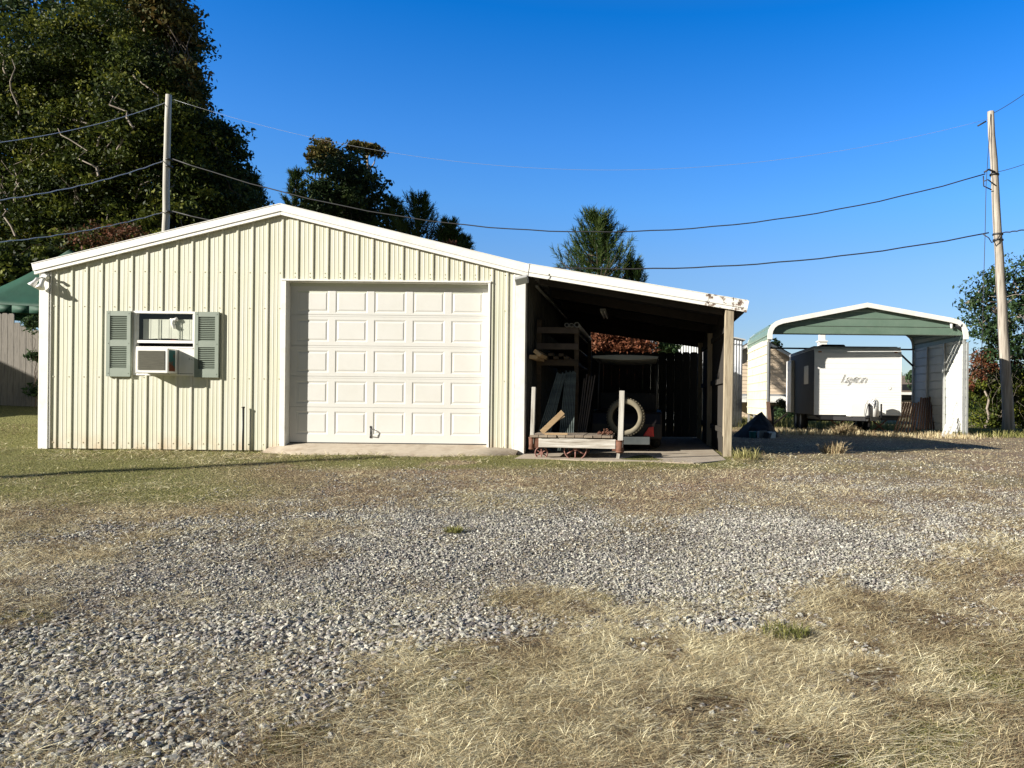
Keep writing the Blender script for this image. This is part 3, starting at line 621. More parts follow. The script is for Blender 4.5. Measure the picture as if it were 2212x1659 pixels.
# shutters
def shutter(xa, xb):
    z0, z1 = PF(260, 813.5).z, PF(260, 672.5).z; mb = MB(); y0 = FY-.055; y1 = FY-.02; st = .062*(xb-xa)/.37
    st = .055; mb.box(xa, xa+st, y0, y1, z0, z1); mb.box(xb-st, xb, y0, y1, z0, z1)
    zz = [z0+(z1-z0)*t for t in (0, .125, .46, .555, .925, 1)]
    for a, b_ in ((zz[0], zz[1]), (zz[2], zz[3]), (zz[4], zz[5])): mb.box(xa+st, xb-st, y0+.002, y1, a, b_)
    mb.box(xa, xb, y1-.0, y1+.006, z0, z1)
    xm = (xa+xb)/2; mb.prism([(xa+st, zz[4]+.001), (xa+st, zz[4]-.006), (xm-.04, zz[4]+.006), (xm, zz[4]+.012), (xm+.04, zz[4]+.006), (xb-st, zz[4]-.006), (xb-st, zz[4]+.001)][::-1], y0+.001, y0+.012) if False else None
    for a, b_, k in ((zz[1], zz[2], 12), (zz[3], zz[4], 13)):
        h = (b_-a)/k
        for i in range(k):
            zc = a+(i+.1)*h; mb.add([(xa+st, y0+.004, zc), (xb-st, y0+.004, zc), (xb-st, y0+.026, zc+h*.52), (xa+st, y0+.026, zc+h*.52), (xa+st, y0+.004, zc-h*.06), (xb-st, y0+.004, zc-h*.06), (xb-st, y0+.03, zc+h*.42), (xa+st, y0+.03, zc+h*.42)], [(0, 1, 2, 3), (4, 5, 1, 0), (5, 4, 7, 6)])
    for X in (xa+.03, xb-.03):
        for z in (z0+.05, (zz[2]+zz[3])/2, z1-.035): mb.box(X-.007, X+.007, y0-.004, y0, z-.007, z+.007)
    return mb.build('shutter', SHUT, GR)
shutter(PF(234.5, 740).x, PF(286.5, 740).x); shutter(PF(424.5, 740).x, PF(476, 740).x)
# lean-to posts, slab, apron
PB = PF(1571, 990); 
mb = MB(); mb.bar((PB.x-.005, FY+.03, -.3), (PF(1576, 672).x, FY+.03, roofz(1.3, RT)-.12), .135, .135, up=(0, 1, 0)); mb.build('corner_post', WOODG, GR, bevel=.008)
mb = MB(); mb.box(1.20, 1.3, 17.0, 17.1, -.3, 2.0); mb.build('back_post', WOODG, GR)
for yy in (14.6,): mb = MB(); mb.box(1.21, 1.3, yy, yy+.09, -.3, 2.0); mb.build('side_post', WOODG, GR)
mb = MB()
i = 0; yy = 12.1
while yy < 17.0: mb.box(1.31, 1.33, yy, yy+.1395, -.16, ze-.1); yy += .142; i += 1
for z in (.2, 1.0, 1.8): mb.box(1.27, 1.308, 12.1, 17.0, z, z+.085)
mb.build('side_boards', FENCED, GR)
def slab(name, pts, z0, zf, label):
    pass
mb = MB()
ap = [(-5.72, 12.0, 0), (-2.1, 12.0, 0)]
N = 24; top = []; bot = []
for i in range(N+1):
    t = i/N; X = -5.78+3.85*t; e = 11.36+.04*math.sin(t*9)+(.28*(1-min(1, t*6)) )+(.30*(max(0, (t-.88)/.12)))
    top.append((X, 12.1, 0.0 if .03 < t < .97 else -.03)); bot.append((X, e, -.125))
vs = top+bot+[(x, y-.01, z-.3) for x, y, z in bot]
fs = [(i, N+1+i, N+2+i, i+1) for i in range(N)]+[(N+1+i, 2*N+2+i, 2*N+3+i, N+2+i) for i in range(N)]
mb.add(vs, fs, True); ap = mb.build('concrete_apron', CONC); tag(ap, kind='structure')
mb = MB(); mb.box(x0-.0, x1+.0, DY+.05, 17.15, -.3, -.01); mb.build('floor_slab', CONC, GR)
mb = MB(); N = 30; top = []; bot = []
for i in range(N+1):
    t = i/N; X = -1.84+3.05*t; e = 11.0-.35*S(t*1.1)+.05*math.sin(t*13)+.5*max(0, (t-.85)/.15)
    top.append((X, 17.3, -.105)); bot.append((X, e, -.142+ .0*t))
vs = top+bot+[(x, y-.01, z-.3) for x, y, z in bot]
mb.add(vs, [(i, N+1+i, N+2+i, i+1) for i in range(N)]+[(N+1+i, 2*N+2+i, 2*N+3+i, N+2+i) for i in range(N)]); o = mb.build('concrete_floor', CONC); tag(o, kind='structure')
# ceiling conduit and fluorescent fixtures
mb = MB(); zc = lambda X: roofz(X, RT)-.27
mb.bar((-1.72, 12.2, zc(-1.72)), (-1.72, 17, zc(-1.72)), .03, .03); mb.build('conduit', GREY, GR)
L_ = thing('strip_light', (-.75, 14.4, zc(-.75)), 'long twin tube strip light fixed under the lean-to ceiling', 'strip light')
mb = MB(); mb.box(-.80, -.70, 13.8, 15.0, zc(-.75)-.04, zc(-.75)+.0); mb.build('housing', GREY, L_)
for dx in (-.03, .03): mb = MB(); mb.tube([(-.75+dx, 13.84, zc(-.75)-.056), (-.75+dx, 14.96, zc(-.75)-.056)], .014, 6); mb.build('tube', BULB, L_)
# ------------------------------------------------------------------ floodlights
FLc = PF(102, 600)
FL = thing('floodlight', (FLc.x, FY-.02, FLc.z), 'twin headed white floodlight under the left eave of the garage', 'floodlight')
mb = MB(); mb.tube([(FLc.x, FY-.03, FLc.z), (FLc.x, FY-.075, FLc.z)], [.055, .05], 12); mb.build('base', BULB, FL)
def head(root, c, d, mat=BULB):
    c, d = Vector(c), Vector(d).normalized(); mb = MB(); mb.tube([c, c+d*.06, c+d*.075, c+d*.14, c+d*.145], [.028, .03, .035, .062, .055], 12); mb.build('lamp_head', mat, root)
    mb = MB(); mb.tube([Vector((FLc.x, FY-.06, FLc.z)) if root is FL else c-d*.05, c], .011, 6); mb.build('arm', GREY, root)
head(FL, (FLc.x-.05, FY-.12, FLc.z-.03), (-.45, -.25, -.85)); head(FL, (FLc.x+.03, FY-.13, FLc.z-.06), (.05, -.35, -.9))
mb = MB(); mb.tube([(FLc.x+.03, FY-.07, FLc.z), (FLc.x+.07, FY-.10, FLc.z+.01), (FLc.x+.1, FY-.12, FLc.z-.02)], [.015, .02, .026], 8); mb.build('motion_sensor', BULB, FL)
c0 = P(1127, 605, 11.72)
BL = thing('box_floodlight', c0, 'flat grey box floodlight tilted on a wire at the corner between garage and lean-to', 'floodlight')
M = Matrix.Translation(c0) @ Matrix.Rotation(R(-14), 4, 'Y') @ Matrix.Rotation(R(28), 4, 'X')
mb = MB(); mb.box(-.10, .10, -.05, .05, -.055, .055, M); mb.build('housing', GREY, BL, bevel=.008)
mb = MB(); mb.box(-.088, .088, -.056, -.05, -.045, .045, M); mb.build('lens', CANOPY, BL)
mb = MB(); mb.tube([c0+Vector((.09, .03, .05)), c0+Vector((.11, -.04, .12)), c0+Vector((.13, -.05, .24))], .006, 6); mb.build('wire', DARKM, BL)
# stub pipe
q = PF(530, 880); mb = MB(); mb.tube([(q.x, FY-.06, -.3), (q.x, FY-.06, q.z)], .017, 8); mb.tube([(q.x, FY-.06, q.z-.01), (q.x, FY-.06, q.z+.012)], .024, 8)
tag(mb.build('stub_pipe', DARKM), 'thin dark stub pipe standing in the grass against the garage wall', 'pipe')
# ------------------------------------------------------------------ air conditioner
ya = FY-.27
A0, A1 = P(293.2, 760, ya), P(362.5, 760, ya); zt_, zb_ = P(330, 752.5, ya).z, P(330, 805.5, ya).z
AC = thing('window_air_conditioner', ((A0.x+A1.x)/2, FY-.1, zb_), 'white window air conditioner sticking out below the sash', 'air conditioner')
mb = MB(); mb.box(A0.x, A1.x, ya, FY+.05, zb_, zt_); mb.build('casing', BULB, AC, bevel=.006)
gx0, gx1, gz0, gz1 = P(298, 0, ya).x, P(355.5, 0, ya).x, P(0, 799, ya).z, P(0, 758.5, ya).z
gz0 = zb_+.045; gz1 = zt_-.035; gx0 = A0.x+.035; gx1 = A1.x-.045
mb = MB(); mb.box(gx0, gx1, ya-.002, ya+.002, gz0, gz1)
k = 20
for i in range(k): z = gz0+(gz1-gz0)*(i+.5)/k; mb.box(gx0, gx1, ya-.012, ya-.002, z-.003, z+.002)
mb.build('condenser_grille', COIL, AC)
mb = MB(); mb.box(A1.x-.001, A1.x+.003, ya+.03, ya+.18, zb_+.03, zt_-.02)
for i in range(7): y_ = ya+.045+i*.02; mb.box(A1.x+.003, A1.x+.006, y_, y_+.008, zb_+.04, zt_-.03)
mb.build('side_vent', TEAL, AC, lab='rusty teal side vent')
mb = MB(); mb.box(wL+fw+.005, wR-fw, FY-.02, FY+.012, zt_-.006, zt_+.045); mb.box(A1.x+.01, wR-fw+.002, FY-.018, FY+.01, wB+.03, zt_-.006); mb.box(wL+fw+.03, wR-fw, FY-.026, FY-.02, zt_+.02, zt_+.028); mb.build('filler_panel', BULB, AC)
mb = MB(); ex = A1.x+.17; ez = zt_-.16; mb.prism([(ex, ez), (ex+.02, ez+.004), (ex+.008, ez+.045)], FY-.024, FY-.019); mb.prism([(ex+.028, ez+.012), (ex+.07, ez-.006), (ex+.07, ez), (ex+.04, ez+.018)], FY-.024, FY-.019); mb.build('emblem', GALV, AC)
# ------------------------------------------------------------------ platform cart
yc = 11.12; gq = P(1242, 996, yc).z
CT = thing('platform_cart', (-.98, 11.5, gq), 'old wooden platform cart with iron wheels and corner stakes before the lean-to', 'cart')
cx0, cx1 = P(1155, 0, yc).x, P(1333, 0, yc).x; dz = P(1240, 940, yc).z
mb = MB(); X = cx0-.0; 
xs_ = cx0
while xs_ < cx1: w_ = .13; mb.box(xs_, min(cx1, xs_+w_-.008), yc-.03-random.random()*.03, yc+.86, dz-.035, dz-random.random()*.006); xs_ += w_
mb.build('deck', DECK, CT)
r0, r1 = P(1164, 950, yc), P(1330, 952, yc)
mb = MB(); mb.bar((r0.x, yc, dz-.11), (r1.x, yc, dz-.125), .05, .135); mb.build('side_rail', PAINTW, CT, bevel=.006)
mb = MB(); mb.bar((r0.x, yc+.8, dz-.11), (r1.x, yc+.8, dz-.11), .05, .13); mb.build('side_rail', LUMD, CT)
mb = MB(); mb.box(cx0, cx0+.07, yc+.03, yc+.82, dz-.16, dz-.037); mb.build('end_sill', RUST, CT); mb = MB(); mb.box(cx1-.1, cx1-.03, yc+.03, yc+.82, dz-.16, dz-.037); mb.build('end_sill', RUST, CT)
for (x_, yt, yb, lean_, pk0, pk1, wd, yy_) in ((1149.5, 836, 947, .03, 944, 970, .055, yc), (1340, 844, 955, .03, 951, 977, .075, yc)):
    b_ = P(x_, yb, yy_); t_ = P(x_+4, yt, yy_); mb = MB(); mb.bar(b_-Vector((0, 0, .08)), t_, wd, wd*1.1, up=(0, 1, 0)); mb.build('stake', PAINTS, CT, bevel=.004)
    p0_, p1_ = P(x_-1, pk0, yy_), P(x_-1, pk1, yy_); mb = MB(); mb.tube([p1_-Vector((0, 0, .012)), p1_, p0_, ], [wd*.5, wd*.72, wd*.76], 10)
    mb.tube([p0_-Vector((0, 0, .015)), p0_], wd*.84, 10); mb.tube([p1_, p1_+Vector((0, 0, .02))], wd*.84, 10)
    s_ = 1 if x_ < 1200 else -1; mb.box(min(p0_.x, p0_.x+s_*.11), max(p0_.x, p0_.x+s_*.11), yy_-.02, yy_+.03, p1_.z+.02, p0_.z-.01); mb.build('stake_pocket', RUST, CT)
lb = P(1333, 998, yc+.05); lt = P(1337, 972, yc+.05); mb = MB(); mb.bar(lb, lt, .045, .045, up=(0, 1, 0)); mb.build('prop_leg', PAINTS, CT)
def iron_wheel(c, r, nm='wheel'):
    mb = MB(); mb.torus(c, (0, 1, 0), r-.01, .010, 36, 6, 2.2); mb.tube([Vector(c)-Vector((0, .035, 0)), Vector(c)+Vector((0, .035, 0))], .028, 10)
    for k in range(6):
        a = k*math.pi/3+.52; e = Vector((math.cos(a), 0, math.sin(a))); mb.tube([Vector(c)+e*.02, Vector(c)+e*(r-.01)], [.012, .009], 6)
    mb.build(nm, RUSTW, CT)
wc = P(1243, 970, yc+.06); iron_wheel(wc, .172); iron_wheel((wc.x, yc+.72, wc.z), .172)
wc2 = P(1170, 984, yc+.3); iron_wheel((cx0+.14, yc+.2, gq+.1), .10, 'caster_wheel')
mb = MB(); mb.tube([(wc.x, yc+.03, wc.z), (wc.x, yc+.75, wc.z)], .018, 8); mb.box(wc.x-.03, wc.x+.03, yc+.12, yc+.2, wc.z, dz-.04); mb.box(wc.x-.03, wc.x+.03, yc+.6, yc+.68, wc.z, dz-.04); mb.build('axle', RUST, CT)
# things on the cart
p_, q_ = P(1177, 938, yc+.1), P(1226, 938, yc+.1); mb = MB(); mb.bar((p_.x, yc+.08, dz+.012), (q_.x, yc+.10, dz+.012), .08, .024); tag(mb.build('board', PINE2), 'short new pine board lying flat on the cart deck', 'board')
mb = MB(); mb.bar(P(1170, 934, yc+.4), P(1216, 890, yc+.45), .03, .075); mb.bar(P(1199, 911, yc+.44), P(1219, 898, yc+.46), .03, .03); tag(mb.build('board', PINE2), 'new pine board leaning up from the cart deck to the right', 'board')
mb = MB(); ch = P(1308, 938, yc+.15)
for i in range(46):
    a = random.random()*6.28; r_ = .10*random.random()**.5; h_ = max(0, .07*(1-(r_/.1)**1.5)); c = Vector((ch.x+r_*1.05*math.cos(a), yc+.2+r_*math.sin(a), dz+.012+h_*random.random()+.01))
    mb.torus(c, (random.random()-.5, random.random()-.5, random.random()-.5), .019, .0055, 9, 5)
tag(mb.build('chain_pile', RUST), 'heap of rusty chain on the cart deck near the right stake', 'chain')
# ------------------------------------------------------------------ small canopy cart (dark) with tyre
GO = 1.08; dg = 12.05+GO
GC = thing('golf_cart', (-.26, 12.9+GO, -.11), 'small dark maroon golf cart with pale canopy and red tail lamp behind the platform cart', 'golf cart')
zf = -.11; bx0, bx1 = P(1278, 900, dg).x, P(1430, 900, dg).x
bodyp = [(11.86, .16), (11.86, .42), (11.95, .62), (12.5, .66), (12.62, .40), (13.2, .38), (13.4, .62), (13.95, .60), (14.15, .35), (14.15, .16)]
Mx = Matrix(((0, 1, 0, 0), (1, 0, 0, GO), (0, 0, 1, zf), (0, 0, 0, 1)))
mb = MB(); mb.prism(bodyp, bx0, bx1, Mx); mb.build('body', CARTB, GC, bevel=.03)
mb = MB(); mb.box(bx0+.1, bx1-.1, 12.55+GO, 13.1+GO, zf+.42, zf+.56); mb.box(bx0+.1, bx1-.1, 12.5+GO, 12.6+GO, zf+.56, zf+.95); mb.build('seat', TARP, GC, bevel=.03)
cz = P(1350, 772, dg).z; c0_, c1_ = P(1281, 770, dg).x, P(1421, 770, dg).x
mb = MB(); poly = []; N = 14
for i in range(N+1): t = i/N; poly.append((c0_+(c1_-c0_)*t, cz-.02-.03*math.sin(math.pi*t)))
for i in range(N, -1, -1): t = i/N; poly.append((c0_+(c1_-c0_)*t, cz+.02+.02*math.sin(math.pi*t)))
mb.prism(poly, dg-.1, dg+1.7); mb.build('canopy', CANOPY, GC, bevel=.01)
for X in (bx0+.1, bx1-.1):
    mb = MB(); mb.tube([(X, 12.05+GO, zf+.6), (X+.02, 12.15+GO, cz-.03)], .014, 6); mb.build('canopy_strut', DARKM, GC)
    mb = MB(); mb.tube([(X, 13.9+GO, zf+.55), (X, 13.6+GO, cz-.03)], .014, 6); mb.build('canopy_strut', DARKM, GC)
dbm = 11.7+GO
b0_, b1_ = P(1326, 950, dbm), P(1404, 950, dbm); mb = MB(); mb.box(b0_.x, b1_.x, 11.5+GO, 11.9+GO, P(1360, 959, dbm).z, P(1360, 943, dbm).z); mb.build('bumper', BUMP, GC, bevel=.01)
t0_, t1_ = P(1388, 943, dbm+.05), P(1413, 922, dbm+.05); mb = MB(); mb.prism([(t0_.x, t0_.z), (t1_.x, t0_.z), (t1_.x-.01, t1_.z), (t1_.x-.09, t1_.z-.01), (t0_.x+.04, t0_.z+.06)], 11.78+GO, 11.86+GO); mb.build('tail_lamp', REDL, GC, bevel=.008)
for X, Y in ((bx1-.1, 12.25), (bx0+.1, 12.25), (bx1-.1, 13.8), (bx0+.1, 13.8)):
    Y += GO; mb = MB(); mb.torus((X, Y, zf+.22), (1, 0, 0), .14, .08, 24, 10, 1.1); w_ = mb.build('tyre', TYREB, GC)
    mb = MB(); mb.tube([(X-.05, Y, zf+.22), (X+.05, Y, zf+.22)], .10, 14); mb.build('rim', DARKM, w_)
hk = P(1398, 975, dbm); mb = MB(); mb.tube([(hk.x-.02, dbm, P(0, 962, dbm).z), (hk.x-.02, dbm+.02, hk.z)], .02, 6); mb.torus((hk.x, dbm, hk.z), (0, 1, 0), .03, .012, 12, 6); mb.build('tow_hook', DARKM, GC)
tc = P(1352, 901, dbm+.0); rt = 41.5*dbm/F
def tyre(c, ax, Ro, wd, mat, name):
    mb = MB(); c = Vector(c); ax = Vector(ax).normalized(); a = ax.cross(Vector((0, 0, 1))).normalized(); b_ = ax.cross(a)
    prof = [(.62, -.36), (.66, -.5), (.84, -.5), (.95, -.42), (1, -.25), (1, .25), (.95, .42), (.84, .5), (.66, .5), (.62, .36)]; n1 = 40; vs = []; fs = []; k = len(prof)
    for i in range(n1):
        t = 2*math.pi*i/n1; e = a*math.cos(t)+b_*math.sin(t)
        for (r_, w_) in prof: vs.append(c+e*Ro*r_*(.98 if r_ > .9 else 1.1)+ax*wd*w_)
    for i in range(n1):
        for j in range(k-1): fs.append((i*k+j, ((i+1) % n1)*k+j, ((i+1) % n1)*k+j+1, i*k+j+1))
    mb.add(vs, fs, True)
    for i in range(n1*2):   # tread lugs
        t = math.pi*i/n1; e = a*math.cos(t)+b_*math.sin(t); tt = e.cross(ax); s_ = 1 if i % 2 else -1
        p = c+e*Ro*.985; mb.bar(p-ax*wd*.02*s_, p+ax*wd*.42*s_+tt*.01, .018, .008, up=e)
    return mb.build(name, mat)
tag(tyre(tc, (.18, 1, -.05), rt, .15, TYRE, 'loose_tyre'), 'dusty bare tyre standing upright on the golf cart bumper', 'tyre')
# ------------------------------------------------------------------ shelf rack and its load
RK = thing('storage_rack', (-1.45, 14.5, -.11), 'dark timber storage rack against the inside wall of the lean-to', 'rack')
for X in (-1.80, -1.17):
    for Y in (12.9, 16.0): mb = MB(); mb.box(X, X+.07, Y, Y+.09, -.11, 2.05 if X < -1.5 else 1.98); mb.build('upright', LUMD, RK)
for z in (1.33, 1.60, 1.87):
    mb = MB(); mb.box(-1.80, -1.10, 12.86, 12.9, z-.05, z+.05); mb.box(-1.73, -1.17, 12.9, 16.09, z, z+.025); mb.build('shelf', BARB if z != 1.33 else LUMD, RK)
for i, (x_, y_) in enumerate(((1224, 702), (1234, 702.5), (1246, 701.5))):
    c = P(x_, y_, 12.8); mb = MB(); r_ = .036 if i < 2 else .045; k0 = 10
    mb.torus((c.x, 12.8, 1.945 if 0 else c.z), (0, 1, 0), r_*.86, r_*.16, 16, 6); 
    mb.tube([(c.x, 12.8, c.z), (c.x, 15.8, c.z)], r_, 14, cap=False)
    tag(mb.build('plastic_pipe', GREY), ['thin grey pipe on the top shelf of the rack, nearest the garage wall', 'thin grey pipe on the top shelf of the rack, middle of three', 'wider grey pipe on the top shelf of the rack, farthest from the garage wall'][i], 'pipe', 'pipes on the rack')
for i, (x_, y_, a) in enumerate(((1152, 771, 4), (1160.5, 762.5, 38))):
    c = P(x_, y_, 12.03-.02*i); M = Matrix.Translation((c.x, c.y, c.z)) @ Matrix.Rotation(R(a), 4, 'Y'); mb = MB(); mb.box(-.065, .065, 0, 3.0, -.03, .03, M)
    tag(mb.build('plank', PINE2 if 1 else LUMD, bevel=.003), ['orange pine plank sticking out of the rack, the lower one', 'orange pine plank tilted on top of another, sticking out of the rack'][i], 'plank', 'planks on the rack')
for i in range(5):
    c = P(1178+i*11, 772-(i % 2)*8, 12.75); mb = MB(); mb.box(c.x-.04, c.x+.04, 12.75+.02*i, 15.4, 1.385+.05*(i % 2), 1.43+.05*(i % 2))
    tag(mb.build('plank', LUMD), 'dark old plank lying among others on the lowest rack shelf', 'plank', 'old planks on the rack')
lean_sets = [(7, 1163, 1188, 937, 1205, 1221, 804, BARG, 'dark green metal strip in the bundle leaning hardest to the right, behind the cart', 12.15), (8, 1209, 1238, 940, 1223, 1243, 800, BARG, 'dark green metal strip in the nearly upright middle bundle behind the cart', 12.2), (5, 1248, 1264, 940, 1262, 1285, 806, BARB, 'dark brown strip in the right hand bundle leaning behind the cart', 12.35)]
for (k, xb0, xb1, yb, xt0, xt1, yt, mt, lb_, dd) in lean_sets:
    for i in range(k):
        t = i/(k-1); b_ = P(xb0+(xb1-xb0)*t, yb, dd); t_ = P(xt0+(xt1-xt0)*t, yt+random.random()*14*(1 if mt is BARB else .35), dd+.28); b_ = b_+(b_-t_)*( (b_.z+.10)/(t_.z-b_.z) )
        mb = MB(); mb.bar(b_, t_, .017, .03, up=(0, 1, 0)); tag(mb.build('metal_strip' if mt is BARG else 'brown_strip', mt), lb_, 'strip', lb_.split(' in the')[0]+'s leaning '+str({7: 'left', 8: 'middle', 5: 'right'}[k]))
# ------------------------------------------------------------------ fences
def fence(name, pts, mat, label, pitch, zt_fn, zb_fn, rails=True, railmat=None):
    root = thing(name, (pts[0][0], pts[0][1], zb_fn(pts[0][0])), label, 'fence'); mb = MB(); mr = MB()
    for (xa, ya_), (xb, yb_) in zip(pts[:-1], pts[1:]):
        L = math.hypot(xb-xa, yb_-ya_); k = int(L/pitch); d = Vector(((xb-xa)/L, (yb_-ya_)/L, 0))
        for i in range(k):
            p = Vector((xa, ya_, 0))+d*(i*pitch); q = p+d*(pitch*(.94 if mat is FENCE else .992)); jj = random.uniform(-.012, .012); zt2 = zt_fn(p.x+pitch/2)+jj; zb2 = zb_fn(p.x)-.1; c = pitch*.2
            nrm = Vector((-d.y, d.x, 0))*.02; yo = random.uniform(-.004, .004)*Vector((-d.y, d.x, 0))
            pr = [(p, zb2), (q, zb2), (q, zt2-c), (q-d*c*.8, zt2), (p+d*c*.8, zt2), (p, zt2-c)]
            vs = [Vector((a.x, a.y, z))+yo for a, z in pr]; vs2 = [v+nrm for v in vs]
            mb.add(vs+vs2, [tuple(range(6)), tuple(range(6, 12))[::-1]]+[(j, j+6, (j+1) % 6+6, (j+1) % 6) for j in range(6)])
        n_ = Vector((-d.y, d.x, 0))*.045
        for fz in (.2, .55, .88):
            za_, zc_ = [zb_fn(X)+(zt_fn(X)-zb_fn(X))*fz for X in (xa, xb)]; mr.bar(Vector((xa, ya_, za_))+n_, Vector((xb, yb_, zc_))+n_, .04, .09)
    mb.build('pickets', mat, root); mr.build('rail', mat, root); return root
x87 = P(87, 0, 15.6).x; x0f = P(0, 0, 15.6).x
def lzt(X):
    t = (X-x0f)/(x87-x0f); st = [0, 0, 0, -.0, -.18, -.21, -.27, -.30, -.38, -.5]
    a = P(0, 677, 15.6).z
    if t < .42: return a+.0
    return a-.16-.17*((t-.42)/.58)
fence('picket_fence', [(-22, 15.6), (-9.0, 15.6)], FENCE, 'grey weathered dog ear picket fence left of the garage', .126, lzt, lambda X: gzf(X, 15.6) if X < -9.5 else -.1)
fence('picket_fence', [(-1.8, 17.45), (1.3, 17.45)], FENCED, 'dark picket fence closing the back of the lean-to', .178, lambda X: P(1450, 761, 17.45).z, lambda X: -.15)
# ------------------------------------------------------------------ green canopy at left
c = P(-40, 640, 17.5); GZ = thing('green_gazebo', (c.x, 18.0, gzf(c.x, 18)), 'dark green canvas gazebo roof showing beyond the fence at the left edge', 'gazebo')
e1 = P(375, 664, 17.5); tp = P(150, 540, 18.8); e0x = P(-70, 656, 17.5).x; e1.z = P(0, 658, 17.5).z
vs = []; N = 10
ring = [(e1.x, 17.3, e1.z+.02), (e0x, 17.3, e1.z+.02), (e0x, 20.3, e1.z), (e1.x, 20.3, e1.z)]
apex = Vector((tp.x, 18.8, tp.z)); mb = MB()
for i in range(4):
    a, b_ = Vector(ring[i]), Vector(ring[(i+1) % 4])
    for j in range(N):
        for kx in range(N):
            def pt(u, v_):
                e = a.lerp(b_, u); p = e.lerp(apex, v_); p.z -= .22*math.sin(math.pi*v_)*(.5+.5*math.sin(math.pi*u)); p.z -= .04*math.sin(math.pi*u)*(1-v_)*2; return p
            if kx == 0 and j == 0: mb.add([pt(u/N, v_/N) for v_ in range(N+1) for u in range(N+1)], [(q+r_*(N+1), q+1+r_*(N+1), q+1+(r_+1)*(N+1), q+(r_+1)*(N+1)) for r_ in range(N) for q in range(N)], True)
o = mb.build('canopy', GREENC, GZ); sm = o.modifiers.new('thick', 'SOLIDIFY'); sm.thickness = .012
mb = MB()
for i in range(4):
    a, b_ = Vector(ring[i]), Vector(ring[(i+1) % 4]); 
    for j in range(12):
        p, q = a.lerp(b_, j/12), a.lerp(b_, (j+1)/12); s_ = lambda u: -.08*math.sin(math.pi*u); mb.add([p+Vector((0, 0, s_(j/12))), q+Vector((0, 0, s_((j+1)/12))), q+Vector((0, 0, s_((j+1)/12)-.16)), p+Vector((0, 0, s_(j/12)-.16))], [(0, 1, 2, 3)], True)
o = mb.build('valance', GREENC, GZ); sm = o.modifiers.new('thick', 'SOLIDIFY'); sm.thickness = .01
for x_, y_, _ in ring: mb = MB(); mb.tube([(x_, y_, gzf(x_, y_)-.2), (x_, y_, e1.z)], .035, 8); mb.build('leg', DARKM, GZ)
# ------------------------------------------------------------------ carport
dc = 21.0; db = 25.1
CP = thing('carport', (6.1, 23, -.2), 'steel carport with green gable and pale ribbed side walls, sheltering the travel trailer', 'carport')
prof_px = [(1659, 733), (1659, 722), (1661, 712), (1667, 702), (1676, 695), (1690, 690), (1873, 655), (2056, 688), (2072, 693), (2082, 701), (2088, 712), (2090, 724), (2090, 733)]
prof = [(P(x_, y_, dc).x, P(x_, y_, dc).z) for x_, y_ in prof_px]
def offs(pr, t):
    out = []
    for i, (x_, z_) in enumerate(pr):
        a = pr[max(0, i-1)]; b_ = pr[min(len(pr)-1, i+1)]; dx, dz_ = b_[0]-a[0], b_[1]-a[1]; L = math.hypot(dx, dz_); out.append((x_+dz_/L*t, z_-dx/L*t))
    return out
inn = offs(prof, .03)
def loft(pa, pb, y0, y1, mat, nm, root):
    mb = MB(); k = len(pa)
    vs = [Vector((x_, y0, z_)) for x_, z_ in pa]+[Vector((x_, y0, z_)) for x_, z_ in pb]+[Vector((x_, y1, z_)) for x_, z_ in pa]+[Vector((x_, y1, z_)) for x_, z_ in pb]
    fs = []
    for i in range(k-1): fs += [(i, i+1, k+i+1, k+i), (2*k+i, 3*k+i, 3*k+i+1, 2*k+i+1), (i, 2*k+i, 2*k+i+1, i+1), (k+i, k+i+1, 3*k+i+1, 3*k+i)]
    fs += [(0, k, 3*k, 2*k), (k-1, 3*k-1, 4*k-1, 2*k-1)] if False else [(0, k, 3*k, 2*k), (k-1, 2*k-1+2*k, 3*k-1, 2*k-1)][:1]
    mb.add(vs, fs); return mb.build(nm, mat, root)
# roof with ribs along its length
def ribroof(pr):
    pts = []; acc = 0; nxt = .12
    for (a, b_) in zip(pr[:-1], pr[1:]):
        L = math.hypot(b_[0]-a[0], b_[1]-a[1]); pts.append(a)
        while nxt < acc+L:
            t = (nxt-acc)/L; dx, dz_ = (b_[0]-a[0])/L, (b_[1]-a[1])/L; c = (a[0]+dx*(nxt-acc), a[1]+dz_*(nxt-acc))
            for s_, h_ in ((-.03, 0), (-.015, .02), (.015, .02), (.03, 0)):
                if acc < nxt+s_ < acc+L: pts.append((c[0]+dx*s_-dz_*h_, c[1]+dz_*s_+dx*h_))
            nxt += .24
        acc += L
    pts.append(pr[-1]); return pts
rr = ribroof(prof); loft(rr, offs(rr, .02), dc+.02, db, GREENM, 'roof', CP)
trim_in = offs(prof, .115); loft(offs(prof, -.012), trim_in, dc-.05, dc+.019, WHITE, 'edge_trim', CP)
loft(offs(prof, -.006), offs(prof, .08), db+.001, db+.03, WHITE, 'edge_trim', CP)
